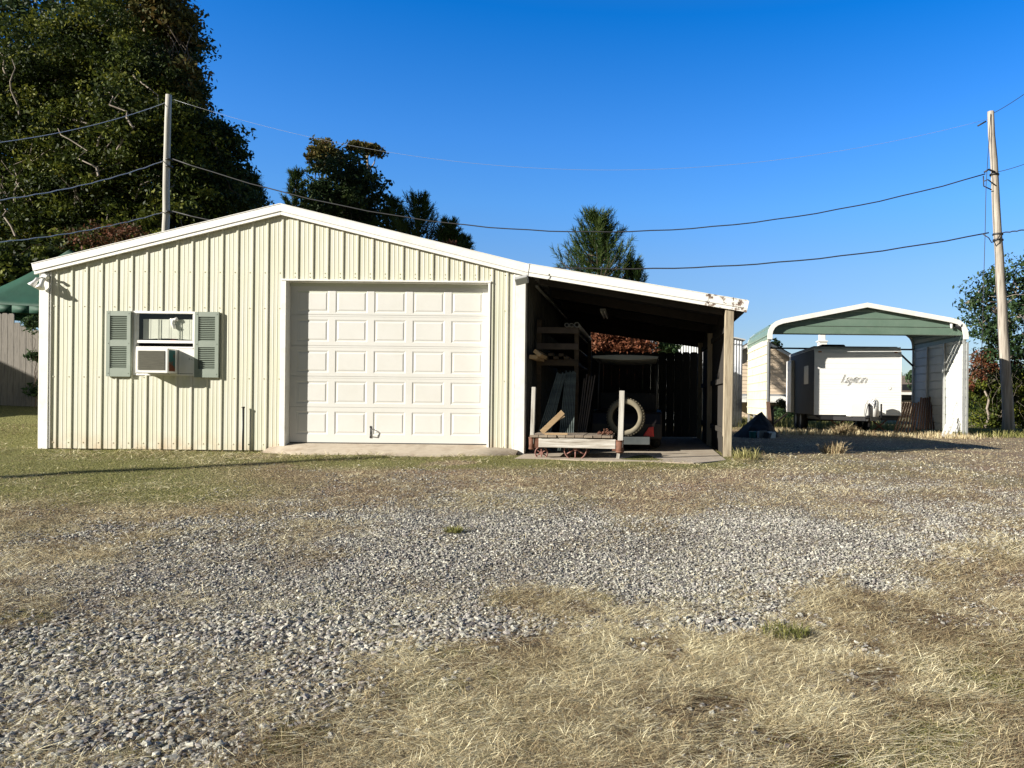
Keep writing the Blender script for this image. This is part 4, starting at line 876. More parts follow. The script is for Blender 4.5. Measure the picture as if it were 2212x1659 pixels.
# gable
gy_ = dc+.09; zg0 = P(1870, 722.5, dc).z
def ptop(X):
    for (a, b_) in zip(prof[:-1], prof[1:]):
        if a[0] <= X <= b_[0] and b_[0] > a[0]: return a[1]+(b_[1]-a[1])*(X-a[0])/(b_[0]-a[0])
    return zg0
mb = MB(); xs_ = np.linspace(prof[0][0]+.03, prof[-1][0]-.03, 60); ch_ = .213
for i in range(59):
    xa, xb = float(xs_[i]), float(xs_[i+1]); z = zg0
    k = 0
    while True:
        za = z+k*ch_; ta, tb = ptop(xa)-.03, ptop(xb)-.03
        if za >= max(ta, tb): break
        z1a, z1b = min(za+ch_, max(ta, za)), min(za+ch_, max(tb, za)); f = .02
        mb.add([(xa, gy_, za+.018), (xb, gy_, za+.018), (xb, gy_, max(za+.018, z1b)), (xa, gy_, max(za+.018, z1a)), (xa, gy_+.03, za), (xb, gy_+.03, za)], [(0, 1, 2, 3), (4, 5, 1, 0)]); k += 1
mb.build('gable_panel', GREENM, CP)
mb = MB(); mb.box(prof[0][0]+.02, prof[-1][0]-.02, gy_+.035, gy_+.07, zg0-.01, zg0+.05); mb.build('header_tube', BLACK, CP)
# side walls with horizontal ribs
def sidewall(X, mat, z0, z1, sgn, bow=0, y0=dc+.05):
    mb = MB(); z = z0; pr = []
    while z < z1:
        for dz_, o_ in ((0, 0), (.195, 0), (.205, .022), (.228, .022), (.238, 0)):
            if z+dz_ <= z1: pr.append((o_, z+dz_))
        z += .25
    pr.append((0, z1))
    N = 8
    for (a, za), (b_, zc_) in zip(pr[:-1], pr[1:]):
        for i in range(N):
            ya_, yb_ = y0+(db-y0)*i/N, y0+(db-y0)*(i+1)/N; e = lambda Y, z_: X+sgn*bow*math.sin(math.pi*(Y-y0)/(db-y0))*math.sin(3*z_)
            mb.add([(e(ya_, za)+sgn*a, ya_, za), (e(yb_, za)+sgn*a, yb_, za), (e(yb_, zc_)+sgn*b_, yb_, zc_), (e(ya_, zc_)+sgn*b_, ya_, zc_)], [(0, 1, 2, 3)], False)
    o = mb.build('side_wall', mat, CP); s_ = o.modifiers.new('thick', 'SOLIDIFY'); s_.thickness = .003; return o
sidewall(prof[0][0]+.01, CPW, .32, prof[0][1]+.02, -1, .015); sidewall(prof[-1][0]-.01, CPI, -.08, prof[-1][1]+.02, 1, .01)
for X in (prof[0][0]+.05, prof[-1][0]-.06):
    for Y in (dc+.08, dc+1.45, dc+2.8, db-.06): mb = MB(); mb.box(X-.03, X+.03, Y-.03, Y+.03, gzf(X, Y)-.1, prof[0][1]+.05); mb.build('leg', GALV, CP)
mb = MB(); X = prof[-1][0]; mb.box(X-.012, X+.035, dc-.005, dc+.04, -.22, prof[-1][1]-.08); mb.build('corner_flashing', GALV, CP); mb = MB(); X = prof[0][0]; mb.box(X-.02, X+.03, dc-.005, dc+.04, -.15, prof[0][1]-.06); mb.build('corner_flashing', GALV, CP)
for X, s_ in ((prof[-1][0]-.08, -1), (prof[0][0]+.08, 1)):
    mb = MB()
    for Y in (db-.1, ): mb.bar((X, Y, prof[0][1]-.5), (X+s_*.55, Y, prof[0][1]+.02), .05, .05, up=(0, 1, 0))
    mb.build('brace', BLACK, CP)
mb = MB(); mb.box(prof[0][0]+.03, prof[-1][0]-.03, db-.06, db, prof[0][1]+.02, prof[0][1]+.07); mb.build('header_tube', BLACK, CP)
q = P(2056, 697, dc+.02); FL2 = thing('floodlight', q, 'white floodlight with one dangling head at the top right corner of the carport gable', 'floodlight')
mb = MB(); mb.tube([q+Vector((-.12, .14, .02)), q+Vector((-.02, .08, .02)), q+Vector((0, .02, -.05)), q+Vector((.0, 0, -.16))], [.04, .035, .04, .03], 8); mb.build('arm', BULB, FL2)
mb = MB(); h_ = q+Vector((.19, .06, -.06)); mb.tube([h_+Vector((-.1, .04, .03)), h_, h_+Vector((.08, -.03, -.04)), h_+Vector((.085, -.03, -.042))], [.05, .09, .12, .1], 14); mb.build('lamp_head', BLACK, FL2)
# ------------------------------------------------------------------ travel trailer (local frame: x right, y back)
dt = 21.82; px_m = F/dt
tl, trr = P(1760.5, 820, dt), P(1945.5, 820, dt); TW = trr.x-tl.x; zb0 = P(1850, 897, dt).z; zt0 = P(1850, 749, dt).z
TR = thing('travel_trailer', ((tl.x+trr.x)/2, dt, -.2), 'white travel trailer with horizontal siding parked nose out under the carport', 'travel trailer', rz=R(-1.2))
hz0 = zb0+.2; hz1 = zt0+.2; hw = TW/2
prof2 = []; z = hz0; ribs = [.0]
zz = hz0
while zz < hz1-.28:
    st_ = .072 if zz < hz0+.98 else .15
    prof2 += [(0, zz+.006), (0, zz+st_-.010), (.009, zz+st_-.004)]; zz += st_
prof2 += [(0, zz+.01), (.01, hz1-.2), (.05, hz1-.08), (.13, hz1-.02), (.25, hz1)]
TL_ = 4.3
mb = MB()
for (a, za), (b_, zc_) in zip(prof2[:-1], prof2[1:]): mb.add([(-hw, a, za), (hw, a, za), (hw, b_, zc_), (-hw, b_, zc_)], [(0, 1, 2, 3)], False)
for s_ in (-1, 1):
    pts = [(s_*hw, a, z_) for a, z_ in prof2]+[(s_*hw, TL_, hz1), (s_*hw, TL_, hz0)]; mb.add(pts, [tuple(range(len(pts)))][:1] if s_ < 0 else [tuple(range(len(pts)))[::-1]])
mb.add([(-hw, .25, hz1), (hw, .25, hz1), (hw, TL_, hz1), (-hw, TL_, hz1), (-hw, TL_, hz0), (hw, TL_, hz0), (-hw, 0, hz0), (hw, 0, hz0)], [(0, 1, 2, 3), (3, 2, 5, 4), (6, 4, 5, 7)])
mb.build('body', TRLW, TR, local=True)
mb = MB()
for s_ in (-1, 1):
    pp = [(a-.012, z_) for a, z_ in prof2]
    mb = MB()
    for (a, za), (b_, zc_) in zip(pp[:-1], pp[1:]): mb.add([(s_*(hw+.012), a, za), (s_*(hw-.02), a, za), (s_*(hw-.02), b_, zc_), (s_*(hw+.012), b_, zc_), (s_*(hw+.012), a+.035, za), (s_*(hw+.012), b_+.035, zc_)], [(0, 1, 2, 3), (0, 3, 5, 4)])
    mb.build('corner_moulding', TRLW, TR, local=True)

mb = MB(); mb.box(-hw-.014, -hw-.002, .1, TL_, hz1-.06, hz1+.01); mb.box(hw+.002, hw+.014, .1, TL_, hz1-.06, hz1+.01); mb.box(-hw+.02, hw-.02, .28, TL_, hz1+.002, hz1+.03); mb.build('roof', TRLR, TR, local=True)
mb = MB(); mb.box(-hw+.35, -hw+1.08, .9, 1.7, hz1+.03, hz1+.13); mb.build('roof_vent', BLACK, TR, local=True, bevel=.05)
for s_ in (-1, 1): mb = MB(); mb.box(s_*(hw-.14)-.045, s_*(hw-.14)+.045, -.012, .03, hz1-.17, hz1-.135); mb.build('marker_light', AMBER, TR, local=True)
mb = MB(); mb.box(-hw-.11, -hw-.004, 3.3, TL_-.05, hz0+.02, hz1-.22); mb.build('slide_out', TRLW, TR, local=True, bevel=.01)
mb = MB(); mb.box(-hw-.0025, -hw-.001, .06, TL_, hz0, hz1-.07); mb.build('side_shade_skin', TRLS, TR, local=True)  # thin dark sheet over the white body, painting the shade on this side
mb = MB(); mb.box(-hw-.008, -hw-.003, .9, 1.6, hz0+.9, hz1-.5); mb.build('side_window', GLASSD, TR, local=True)
mb = MB(); mb.prism([(-hw+.0, hz0-.005), (-hw+.16, hz0-.13), (hw-.09, hz0-.14), (hw-.02, hz0-.005)], .03, .12); mb.box(-hw+.2, hw-.2, .1, TL_-.1, hz0-.14, hz0-.03)
mb.bar((-.75, .2, hz0-.09), (.0, -.95, hz0-.09), .06, .1); mb.bar((.75, .2, hz0-.09), (.0, -.95, hz0-.09), .06, .1); mb.build('frame', BLACK, TR, local=True)
mb = MB(); mb.tube([(0.1, -.85, hz0-.3), (.1, -.85, hz0+.30)], .03, 8); mb.tube([(.1, -.85, hz0+.28), (.1, -.85, hz0+.34)], .045, 8); mb.tube([(.1, -.85, hz0+.33), (.15, -.87, hz0+.42), (.2, -.88, hz0+.47)], .01, 6); mb.build('tongue_jack', BLACK, TR, local=True)
mb = MB(); mb.tube([(.0, -.95, hz0-.04), (.0, -1.1, hz0-.02)], [.05, .04], 8); mb.build('hitch_coupler', BLACK, TR, local=True)
# gas bottle cover
cxm = (P(1812, 0, dt-.4).x+P(1888, 0, dt-.4).x)/2-(tl.x+trr.x)/2; cw = .48
ct = P(0, 850, dt-.4).z+.2; mb = MB(); poly = []
a_, b2 = -.36, .18
for i in range(9): t = math.pi-math.pi/2*i/8; poly.append((a_+.12+.12*math.cos(t), ct-.12+.12*math.sin(t)))
for i in range(9): t = math.pi/2-math.pi/2*i/8; poly.append((b2-.1+.1*math.cos(t), ct-.1+.1*math.sin(t)))
poly += [(b2, hz0-.03), (a_, hz0-.03)]
mb.prism(poly[::-1], -.62, -.16); mb.build('gas_bottle_cover', TRLW, TR, local=True, bevel=.02)
mb = MB(); mb.tube([(.34, -.42, hz0-.03), (.34, -.42, hz0+.38), (.34, -.42, hz0+.45), (.34, -.42, hz0+.47)], [.14, .14, .09, .03], 16); mb.torus((.34, -.42, hz0+.47), (0, 0, 1), .06, .012, 14, 6)
mb.torus((.34, -.42, hz0+.22), (0, 0, 1), .141, .004, 16, 4); mb.build('gas_bottle', BULB, TR, local=True)
mb = MB(); mb.box(.49, .53, -.58, -.54, hz0-.05, ct-.03); mb.build('bottle_bracket', BLACK, TR, local=True)
mb = MB(); mb.tube([(.02, -.64, hz0), (.05, -.66, hz0+.3), (.12, -.66, hz0+.42), (.18, -.66, ct-.02)], .006, 6); mb.tube([(.2, -.62, hz0+.25), (.27, -.6, hz0+.38), (.33, -.55, hz0+.44)], .012, 6); mb.build('hose', DARKM, TR, local=True)
for X in (-hw+.17, hw-.3):
    for Y in (2.6, 3.45):
        mb = MB(); mb.torus((X, Y, .36), (1, 0, 0), .24, .11, 28, 10, 1); w_ = mb.build('tyre', TYREB, TR, local=True); mb = MB(); mb.tube([(X-.08, Y, .36), (X+.08, Y, .36)], .17, 16); mb.build('rim', GREY, w_, local=True)
mb = MB(); mb.tube([(-hw+.2, 2.6, .36), (hw-.3, 2.6, .36)], .04, 8); mb.tube([(-hw+.2, 3.45, .36), (hw-.3, 3.45, .36)], .04, 8); mb.build('axle', BLACK, TR, local=True)
for X in (-.45, .75):
    mb = MB(); mb.bar((X-.22, .45, hz0-.14), (X+.22, .45, .05), .035, .035, up=(0, 1, 0)); mb.bar((X+.22, .5, hz0-.14), (X-.22, .5, .05), .035, .035, up=(0, 1, 0)); mb.bar((X-.24, .47, .04), (X+.24, .47, .04), .04, .03); mb.build('scissor_jack', RUST, TR, local=True)
fcu = bpy.data.curves.new('lettering', 'FONT'); fcu.body = 'Layton'; fcu.size = .34; fcu.shear = .45; fcu.space_character = .78; fcu.fill_mode = 'NONE' if hasattr(fcu, 'fill_mode') else 'BOTH'
fcu.dimensions = '3D'; fcu.fill_mode = 'HALF'; fcu.bevel_depth = .0045; fcu.bevel_resolution = 0; fcu.align_x = 'CENTER'; fcu.materials.append(GREY)
fo = bpy.data.objects.new('lettering', fcu); col.objects.link(fo); fo.rotation_euler = (R(90), 0, 0); fo.location = (P(1851, 0, dt).x-(tl.x+trr.x)/2, -.008, P(0, 808, dt).z+.2)
bpy.context.view_layer.update(); dgp = bpy.context.evaluated_depsgraph_get(); me = bpy.data.meshes.new_from_object(fo.evaluated_get(dgp))
lo_ = bpy.data.objects.new('lettering', me); lo_.rotation_euler = fo.rotation_euler; lo_.location = fo.location; bpy.data.objects.remove(fo); col.objects.link(lo_); lo_.parent = TR; lo_.name = 'lettering'
mb = MB(); mb.torus((hw-.33, -.006, hz0+.78), (0, 1, 0), .045, .008, 16, 6); mb.tube([(hw-.33, -.008, hz0+.78), (hw-.33, .0, hz0+.78)], .035, 14); mb.box(-.0, .06, -.008, 0, hz0+1.13, hz0+1.145); mb.build('fill_cap', TRLW, TR, local=True)
# ------------------------------------------------------------------ leaning things at the carport's right wall
for i in range(17):
    t = i/16; left = i < 7
    xb = 1931+ (i*7.2 if left else 52+(i-7)*5.6); xt = (1953+i*5.2) if left else (1990+(i-7)*4.6)
    yb, yt = 936-(0 if left else 6)-random.random()*3, (868 if left else 858-(i-7)*.6)+random.random()*3
    d_ = 22.6+.05*i; b_ = P(xb, yb, d_); t_ = P(xt, yt, d_+.5); mb = MB(); mb.bar(b_, t_, .05, .03, up=(0, 1, 0))
    tag(mb.build('rusty_bar', RIBST), 'rusty brown steel bar in the %s of the two bundles leaning beside the trailer' % ('left' if left else 'right'), 'bar', 'rusty bars leaning in the carport, %s bundle' % ('left' if left else 'right'))
dl = 21.5
LD = thing('folding_ladder', P(2068, 940, dl), 'white metal folding frame leaning on the right wall of the carport', 'ladder')
mb = MB(); r_ = .014
mb.tube([P(2043, 938, dl-.2), P(2063, 876, dl+.1), P(2066, 872, dl+.1), P(2082, 873, dl+.1), P(2084, 878, dl+.1), P(2086, 905, dl+.12)], r_, 6); mb.build('front_rail', GREY, LD)
mb = MB(); mb.tube([P(2066, 940, dl-.25), P(2083, 878, dl+.08)], r_, 6); mb.tube([P(2061, 938, dl-.2), P(2081, 885, dl+.05)], r_, 6); mb.build('rear_rail', GREY, LD)
mb = MB()
for i in range(6): c = P(2067+i*2.9, 869, dl+.1); mb.torus(c, (0, 1, 0), .022, .006, 10, 5)
mb.build('hook', DARKM, LD)
for j in range(2):
    pn = thing('louvred_panel', P(2042+8*j, 940, dl-.3), ['white louvred panel leaning by the carport leg, the left one with two openings', 'white narrow panel leaning just behind the louvred panel by the carport leg'][j], 'panel')
    a, b_ = P(2034+9*j, 943-2*j, dl-.3), P(2050+7*j, 902-2*j, dl-.02); d_ = (b_-a); mb = MB(); off = Vector((.19-.05*j, .02, 0))
    mb.bar(a, b_, .035, .03, up=(0, 1, 0)); mb.bar(a+off, b_+off, .035, .03, up=(0, 1, 0))
    for t in (0.03, .48, .97): mb.bar(a+d_*t, a+d_*t+off, .035, .04, up=(0, 1, 0))
    mb.build('frame', BULB, pn)
    mb = MB()
    for i in range(18):
        t = .06+.9*i/18; mb.bar(a+d_*t, a+d_*t+off, .01, .018, up=(0, 1, 0))
    mb.build('louvres', BULB, pn)
mb = MB(); a, b_ = P(2047, 946, dl-.4), P(2076, 948, dl-.4); mb.bar((a.x, dl-.45, gzf(a.x, dl)+.03), (b_.x, dl-.42, gzf(b_.x, dl)+.03), .06, .03); tag(mb.build('white_board', BULB), 'white board lying on the grass under the leaning panels', 'board')
# ------------------------------------------------------------------ debris pile by the carport's left leg
def heap(name, c, rx, ry, h, mat, label, cat, seed, peak=(.3, 0)):
    r_ = random.Random(seed); N, K = 20, 8; mb = MB(); vs = [(c[0]+peak[0]*rx, c[1]+peak[1]*ry, c[2]+h)]
    for k in range(1, K+1):
        t = k/K
        for i in range(N):
            a = 2*math.pi*i/N; q = t*(1+.10*math.sin(3*a+seed)+.08*r_.uniform(-1, 1)); vs.append((c[0]+peak[0]*rx*(1-t)+rx*q*math.cos(a), c[1]+peak[1]*ry*(1-t)+ry*q*math.sin(a), c[2]+h*(1-t)**.9+r_.uniform(-.05, .05)*h*(1-t)-.02*(k == K)))
    fs = [(0, 1+i, 1+(i+1) % N) for i in range(N)]
    for k in range(K-1):
        for i in range(N): fs.append((1+k*N+i, 1+(k+1)*N+i, 1+(k+1)*N+(i+1) % N, 1+k*N+(i+1) % N))
    mb.add(vs, fs); return tag(mb.build(name, mat), label, cat)
hp = P(1632, 938, 18.6); heap('tarp_heap', (hp.x, 18.8, gzf(hp.x, 18.8)-.05), .60, .8, .66, TARP, 'black tarp draped over a heap beside the left leg of the carport', 'tarp', 3, (.30, 0))
for i, (x_, y_, s_, mt, nm, lb_) in enumerate(((1646, 934, .16, GREY, 'cardboard_box', 'grey box in front of the black tarp heap'), (1664, 937, .14, BULB, 'white_box', 'small white box with open top at the right foot of the tarp heap'), (1655, 932, .13, TRLS, 'pale_box', 'pale box tipped between the tarp heap and the leaning planks'))):
    X, Y = P(x_, y_, 18.0).x, 18.0-.1*i; z_ = gzf(X, Y); M = Matrix.Translation((X, Y, z_+s_*.5)) @ Matrix.Rotation(.4*i+.2, 4, 'Z') @ Matrix.Rotation(.12*i, 4, 'X'); mb = MB(); s2 = s_*.55
    mb.box(-s2, s2, -s2, s2, -s_*.5, -s_*.45, M); mb.box(-s2, -s2+.01, -s2, s2, -.45*s_, .5*s_, M); mb.box(s2-.01, s2, -s2, s2, -.45*s_, .5*s_, M); mb.box(-s2+.01, s2-.01, -s2, -s2+.01, -.45*s_, .5*s_, M); mb.box(-s2+.01, s2-.01, s2-.01, s2, -.45*s_, .5*s_, M)
    mb.box(-s2, s2, -s2*1.5, -s2-.001, .48*s_, .5*s_, M @ Matrix.Rotation(-.2, 4, 'X')); tag(mb.build(nm, mt), lb_, 'box')
X = P(1626, 938, 17.9).x; mb = MB(); mb.tube([(X, 17.9, gzf(X, 17.9)), (X, 17.9, gzf(X, 17.9)+.15), (X, 17.9, gzf(X, 17.9)+.16)], [.075, .085, .09], 16); mb.torus((X, 17.9, gzf(X, 17.9)+.155), (0, 0, 1), .086, .007, 16, 6)
tag(mb.build('bucket', TEALP), 'small teal plastic bucket before the black tarp heap', 'bucket')
for i in range(3):
    b_ = P(1671+i*3-6, 936, 20.6+.1*i); t_ = P(1659+i*5, 868+8*i, 20.85); mb = MB(); mb.bar(b_, t_, .1-.02*i, .03, up=(0, 1, 0)); tag(mb.build('leaning_plank', [RIBST, LUMD, BARB][i]), ['reddish brown plank leaning on the carport left leg', 'old grey brown plank leaning on the carport left leg, the middle one', 'short dark plank leaning on the carport left leg, the rightmost'][i], 'plank', 'planks leaning on the carport leg')
b_, t_ = P(1672, 915, 20.5), P(1701, 893, 20.9); mb = MB(); mb.bar(b_, t_, .05, .03, up=(0, 1, 0)); tag(mb.build('stick', LUMD), 'thin dark stick jutting up to the right from the leaning planks', 'stick')
# ------------------------------------------------------------------ background buildings
SH = thing('corrugated_shed', (2.3, 25.5, -.2), 'silver corrugated metal shed between the lean-to and the carport', 'shed')
ds = 26.0; s0, s1 = P(1405, 0, ds).x, P(1612, 0, ds).x; z0_, z1_ = P(1560, 722, ds).z, P(1612, 735, ds).z
mb = MB(); k = int((s1-s0)/.045); zt_f = lambda X: z1_+(z0_-z1_)*(s1-X)/(s1-P(1560, 0, ds).x)
zt_f = lambda X: z1_+.23*(s1-X)
for i in range(k):
    xa, xb = s0+(s1-s0)*i/k, s0+(s1-s0)*(i+1)/k; ya_, yb_ = ds-.018*(i % 2), ds-.018*((i+1) % 2); zt2 = min(zt_f(xa), 3.4); zt3 = min(zt_f(xb), 3.4)
    mb.add([(xa, ya_, -.25), (xb, yb_, -.25), (xb, yb_, zt3), (xa, ya_, zt2)], [(0, 1, 2, 3)])
mb.build('wall', SILV, SH)
mb = MB(); mb.box(s1-.02, s1, ds+.01, ds+1.6, -.25, z1_); mb.build('side_wall', SILV, SH)
mb = MB(); mb.prism([(s1+.08, z1_-.01), (s1+.08, z1_+.03), (s0-.1, min(3.4, zt_f(s0))+.06), (s0-.1, min(3.4, zt_f(s0))+.02)], ds-.12, ds+1.7); mb.build('roof', ROOF, SH)
dh = 33.0
H1 = thing('beige_house', (9, 48, -.3), 'beige sided house with white eaves seen through the carport left of the trailer', 'house')
def lap(x0, x1, ztf, y_, z0, mat, nm, root, st=.16):
    mb = MB(); z = z0
    N = 12
    for i in range(N):
        xa, xb = x0+(x1-x0)*i/N, x0+(x1-x0)*(i+1)/N; z = z0
        while z < max(ztf(xa), ztf(xb)):
            za = min(z+st, max(z, ztf(xa))); zc_ = min(z+st, max(z, ztf(xb))); mb.add([(xa, y_-.025, z), (xb, y_-.025, z), (xb, y_, zc_), (xa, y_, za), (xa, y_, z), (xb, y_, z)], [(0, 1, 2, 3), (4, 5, 1, 0)]); z += st
    return mb.build(nm, mat, root)
xa_, xb_ = P(1560, 0, dh).x, P(1716, 0, dh).x; ea = P(1716, 776, dh); pk = P(1640, 735, dh); sl = (pk.z-ea.z)/(ea.x-pk.x)
ztf = lambda X: ea.z+sl*(ea.x-X) if X > pk.x else pk.z-sl*(pk.x-X)
lap(xa_, xb_, ztf, dh, -.3, BEIGE, 'front_wall', H1)
mb = MB()
for s_ in (0, 1):
    A = (pk.x, pk.z+.1); B = (xb_+.35, ztf(xb_+.35)+.05) if s_ else (xa_-.35, ztf(xa_-.35)+.05); pl = [A, B, (B[0], B[1]-.12), (A[0], A[1]-.12)]; mb.prism(pl if s_ else pl[::-1], dh-.35, dh-.3)
mb.build('fascia', WHITE, H1)
mb = MB()
for s_ in (0, 1):
    A = (pk.x, pk.z+.16); B = (xb_+.4, ztf(xb_+.4)+.1) if s_ else (xa_-.4, ztf(xa_-.4)+.1); pl = [A, B, (B[0], B[1]-.05), (A[0], A[1]-.05)]; mb.prism(pl if s_ else pl[::-1], dh-.34, dh+9)
mb.build('roof', BROWNR, H1)
mb = MB(); mb.box(xb_-.02, xb_, dh+.01, dh+9, -.3, ea.z); mb.build('side_wall', BEIGE, H1)
pz = P(0, 834, dh).z; px0, px1 = P(1655, 0, dh).x, P(1716, 0, dh).x
mb = MB(); mb.box(px0-2, px1, dh-2.4, dh-.05, pz-.25, pz-.02); mb.build('porch_roof', TRLR, H1); mb = MB(); mb.box(px0-2, px1, dh-2.5, dh-2.4, pz-.35, pz-.1); mb.build('porch_fascia', WHITE, H1)
for X in (px0-.2, px0+1.5): mb = MB(); mb.box(X, X+.15, dh-2.3, dh-2.15, -.3, pz-.26); mb.build('porch_post', BULB, H1)
mb = MB(); mb.box(px0+.3, px0+1.3, dh-.06, dh-.03, .3, pz-.5); mb.build('window', GLASSD, H1)
dh2 = 52.
H2 = thing('brown_roofed_house', (15, 55, -.3), 'low house with a brown shingle roof and white gutter behind the trailer', 'house')
x_0, x_1 = P(1700, 0, dh2).x, P(2075, 0, dh2).x; ez, rz_ = P(1960, 847, dh2).z, P(1960, 812, dh2+5).z
mb = MB(); mb.add([(x_0, dh2, ez), (x_1, dh2, ez), (x_1-1, dh2+5, rz_), (x_0+1, dh2+5, rz_), (x_0, dh2+10, ez), (x_1, dh2+10, ez)], [(0, 1, 2, 3), (3, 2, 5, 4), (0, 3, 4), (1, 5, 2)]); mb.build('roof', BROWNR, H2)
mb = MB(); mb.box(x_0, x_1, dh2-.1, dh2-.001, ez-.18, ez-.01); mb.build('gutter', WHITE, H2)
lap(x_0+.4, x_1-.4, lambda X: ez-.12, dh2+.5, -.3, BEIGE, 'wall', H2)
mb = MB(); 
for t in (.2, .45, .7, .78): X = x_0+(x_1-x_0)*t; mb.box(X, X+1., dh2+.44, dh2+.47, .9, 2.0)
mb.build('window', GLASSD, H2)
mb = MB(); rx0, rx1 = P(1700, 0, 58).x, P(1745, 0, 58).x; zq0, zq1 = P(1720, 772, 58).z, P(1720, 760, 58).z
H3 = thing('grey_roofed_house', (12, 60, -.3), 'low house with a grey brown roof ridge just left of the trailer roof', 'house')
mb = MB(); mb.add([(rx0-3, 58, zq0-.4), (rx1+3, 58, zq0-.4), (rx1+2, 62, zq1), (rx0-2, 62, zq1), (rx0-3, 66, zq0-.4), (rx1+3, 66, zq0-.4)], [(0, 1, 2, 3), (3, 2, 5, 4), (0, 3, 4), (1, 5, 2)]); mb.build('roof', BROWNR, H3)
lap(rx0-2.6, rx1+2.6, lambda X: zq0-.4, 58.5, -.3, BEIGE, 'wall', H3)
dp = 70.; STP = thing('steeple', (P(1775.5, 0, dp).x, dp, -.3), 'white two tiered church steeple rising behind the trailer roof', 'steeple')
def cube_px(x0, x1, y0, y1, nm, mat=WHITE):
    a, b_ = P(x0, y1, dp), P(x1, y0, dp); w_ = b_.x-a.x; mb = MB(); mb.box(a.x, b_.x, dp-w_/2, dp+w_/2, a.z, b_.z); return mb.build(nm, mat, STP, bevel=.03)
cube_px(1766, 1785, 738, 862, 'tower'); cube_px(1764.5, 1786.5, 736.5, 739, 'cornice'); cube_px(1769, 1782, 722, 736.5, 'belfry'); cube_px(1767.5, 1783.5, 720, 722.5, 'belfry_cornice')
a = P(1775.5, 720, dp); mb = MB(); mb.tube([a, P(1775.5, 688, dp)], [.24, .02], 8); mb.build('spire', WHITE, STP)
# ------------------------------------------------------------------ poles and wires
def pole(name, b_, t_, r0_, r1_, mat, label):
    root = thing(name, b_, label, 'utility pole'); b_, t_ = Vector(b_), Vector(t_); mb = MB(); N = 14; pts = [b_.lerp(t_, i/N) for i in range(N+1)]
    for i in range(1, N): pts[i] += Vector((random.uniform(-.012, .012), random.uniform(-.01, .01), 0))
    mb.tube(pts, [r0_+(r1_-r0_)*i/N for i in range(N+1)], 18); mb.build('shaft', mat, root); return root
d1 = 24.0; tp1 = P(364.5, 205, d1); bt1 = Vector((tp1.x-.15, d1, -.4))
PL1 = pole('utility_pole', bt1, tp1, .125, .085, POLED, 'grey wooden utility pole with two conduits rising behind the garage roof')
for s_ in (-1, 1): mb = MB(); mb.tube([bt1+Vector((s_*.16, -.08, 0)), P(365+s_*8.5, 545, d1)+Vector((0, -.06, 0))], .022, 6); mb.build('conduit', GREY, PL1)
mb = MB(); 
for y_ in (347, 362, 460): c = P(365, y_, d1); mb.tube([c, c+Vector((0, 0, .05))], .115, 14)
mb.build('band', DARKM, PL1)
d2 = 23.0; tp2 = P(2140, 241, d2); bt2 = P(2182, 945, d2)-Vector((0, 0, .3))
PL2 = pole('utility_pole', bt2, tp2, .17, .095, POLE, 'tall leaning bleached wooden utility pole right of the carport')
mb = MB()
for y_ in (375, 500, 512): c = bt2.lerp(tp2, (945-y_)/704); mb.tube([c, c+Vector((0, 0, .045))], .155 if y_ > 400 else .14, 14)
mb.build('band', DARKM, PL2)
mb = MB(); 
mb.tube([P(2124, 380, d2-.1), P(2125, 402, d2-.1), P(2142, 410, d2-.1)], .018, 6); mb.tube([P(2124, 392, d2-.1), P(2134, 388, d2-.1), P(2150, 400, d2-.12)], .018, 6); mb.tube([P(2126, 372, d2-.12), P(2136, 366, d2-.12), P(2150, 372, d2-.15)], .03, 6)
mb.build('cable_bracket', WIRE, PL2); mb = MB(); mb.tube([P(2122, 505, d2-.1), P(2136, 514, d2-.15), P(2142, 524, d2-.18), P(2152, 520, d2-.2), P(2162, 505, d2-.15)], .016, 6); mb.build('cable_loop', WIRE, PL2); mb = MB(); mb.tube([P(2112, 272, d2), P(2130, 262, d2)], .025, 6); mb.build('wire_grip', WIRE, PL2)
mb = MB(); mb.tube([P(2140, 246, d2-.1), P(2130, 400, d2-.2), P(2128, 500, d2-.25), P(2124, 640, d2-.3), P(2118, 860, d2-.4)], .010, 5); mb.build('ground_wire', WIRE, PL2)
def wire(name, a, b_, sag, r_, mat, label, grp=None, cat='wire'):
    a, b_ = Vector(a), Vector(b_); N = 40; mb = MB(); pts = []
    for i in range(N+1): t = i/N; p = a.lerp(b_, t); p.z -= 4*sag*t*(1-t); p.z += .01*math.sin(t*170) if r_ > .012 else 0; pts.append(p)
    mb.tube(pts, r_, 5); return tag(mb.build(name, mat), label, cat, grp)
wire('overhead_wire', P(372, 214, d1), P(2132, 258, d2), 1.85, .004, WIREL, 'thin pale overhead wire, the highest between the two poles')
wire('overhead_wire', P(372, 343, d1), P(2128, 376, d2), 2.0, .018, WIRE, 'twisted black overhead cable, the middle one between the two poles')
wire('overhead_wire', P(372, 456, d1), P(2136, 503, d2), 1.42, .020, WIRE, 'black overhead cable, the lowest between the two poles, passing just above the lean-to')
wire('overhead_wire', P(357, 222, d1), P(-330, 330, 15), .35, .010, WIREL, 'overhead wire running left from the top of the pole behind the garage')
wire('overhead_wire', P(357, 346, d1), P(-330, 455, 15), .35, .013, WIREL, 'overhead wire running left from the middle of the pole behind the garage')
wire('overhead_wire', P(357, 457, d1), P(-330, 535, 15), .30, .013, WIREL, 'overhead wire running left from the lowest band of the pole behind the garage')
wire('overhead_wire', P(2147, 244, d2), P(2420, 20, 17), .2, .009, WIRE, 'overhead wire leaving right from the top of the leaning pole')
wire('overhead_wire', P(2152, 372, d2), P(2420, 240, 17), .2, .009, WIRE, 'overhead wire leaving right from the middle of the leaning pole')
wire('overhead_wire', P(2162, 503, d2), P(2420, 440, 17), .1, .018, WIRE, 'overhead cable leaving right from the lower band of the leaning pole')
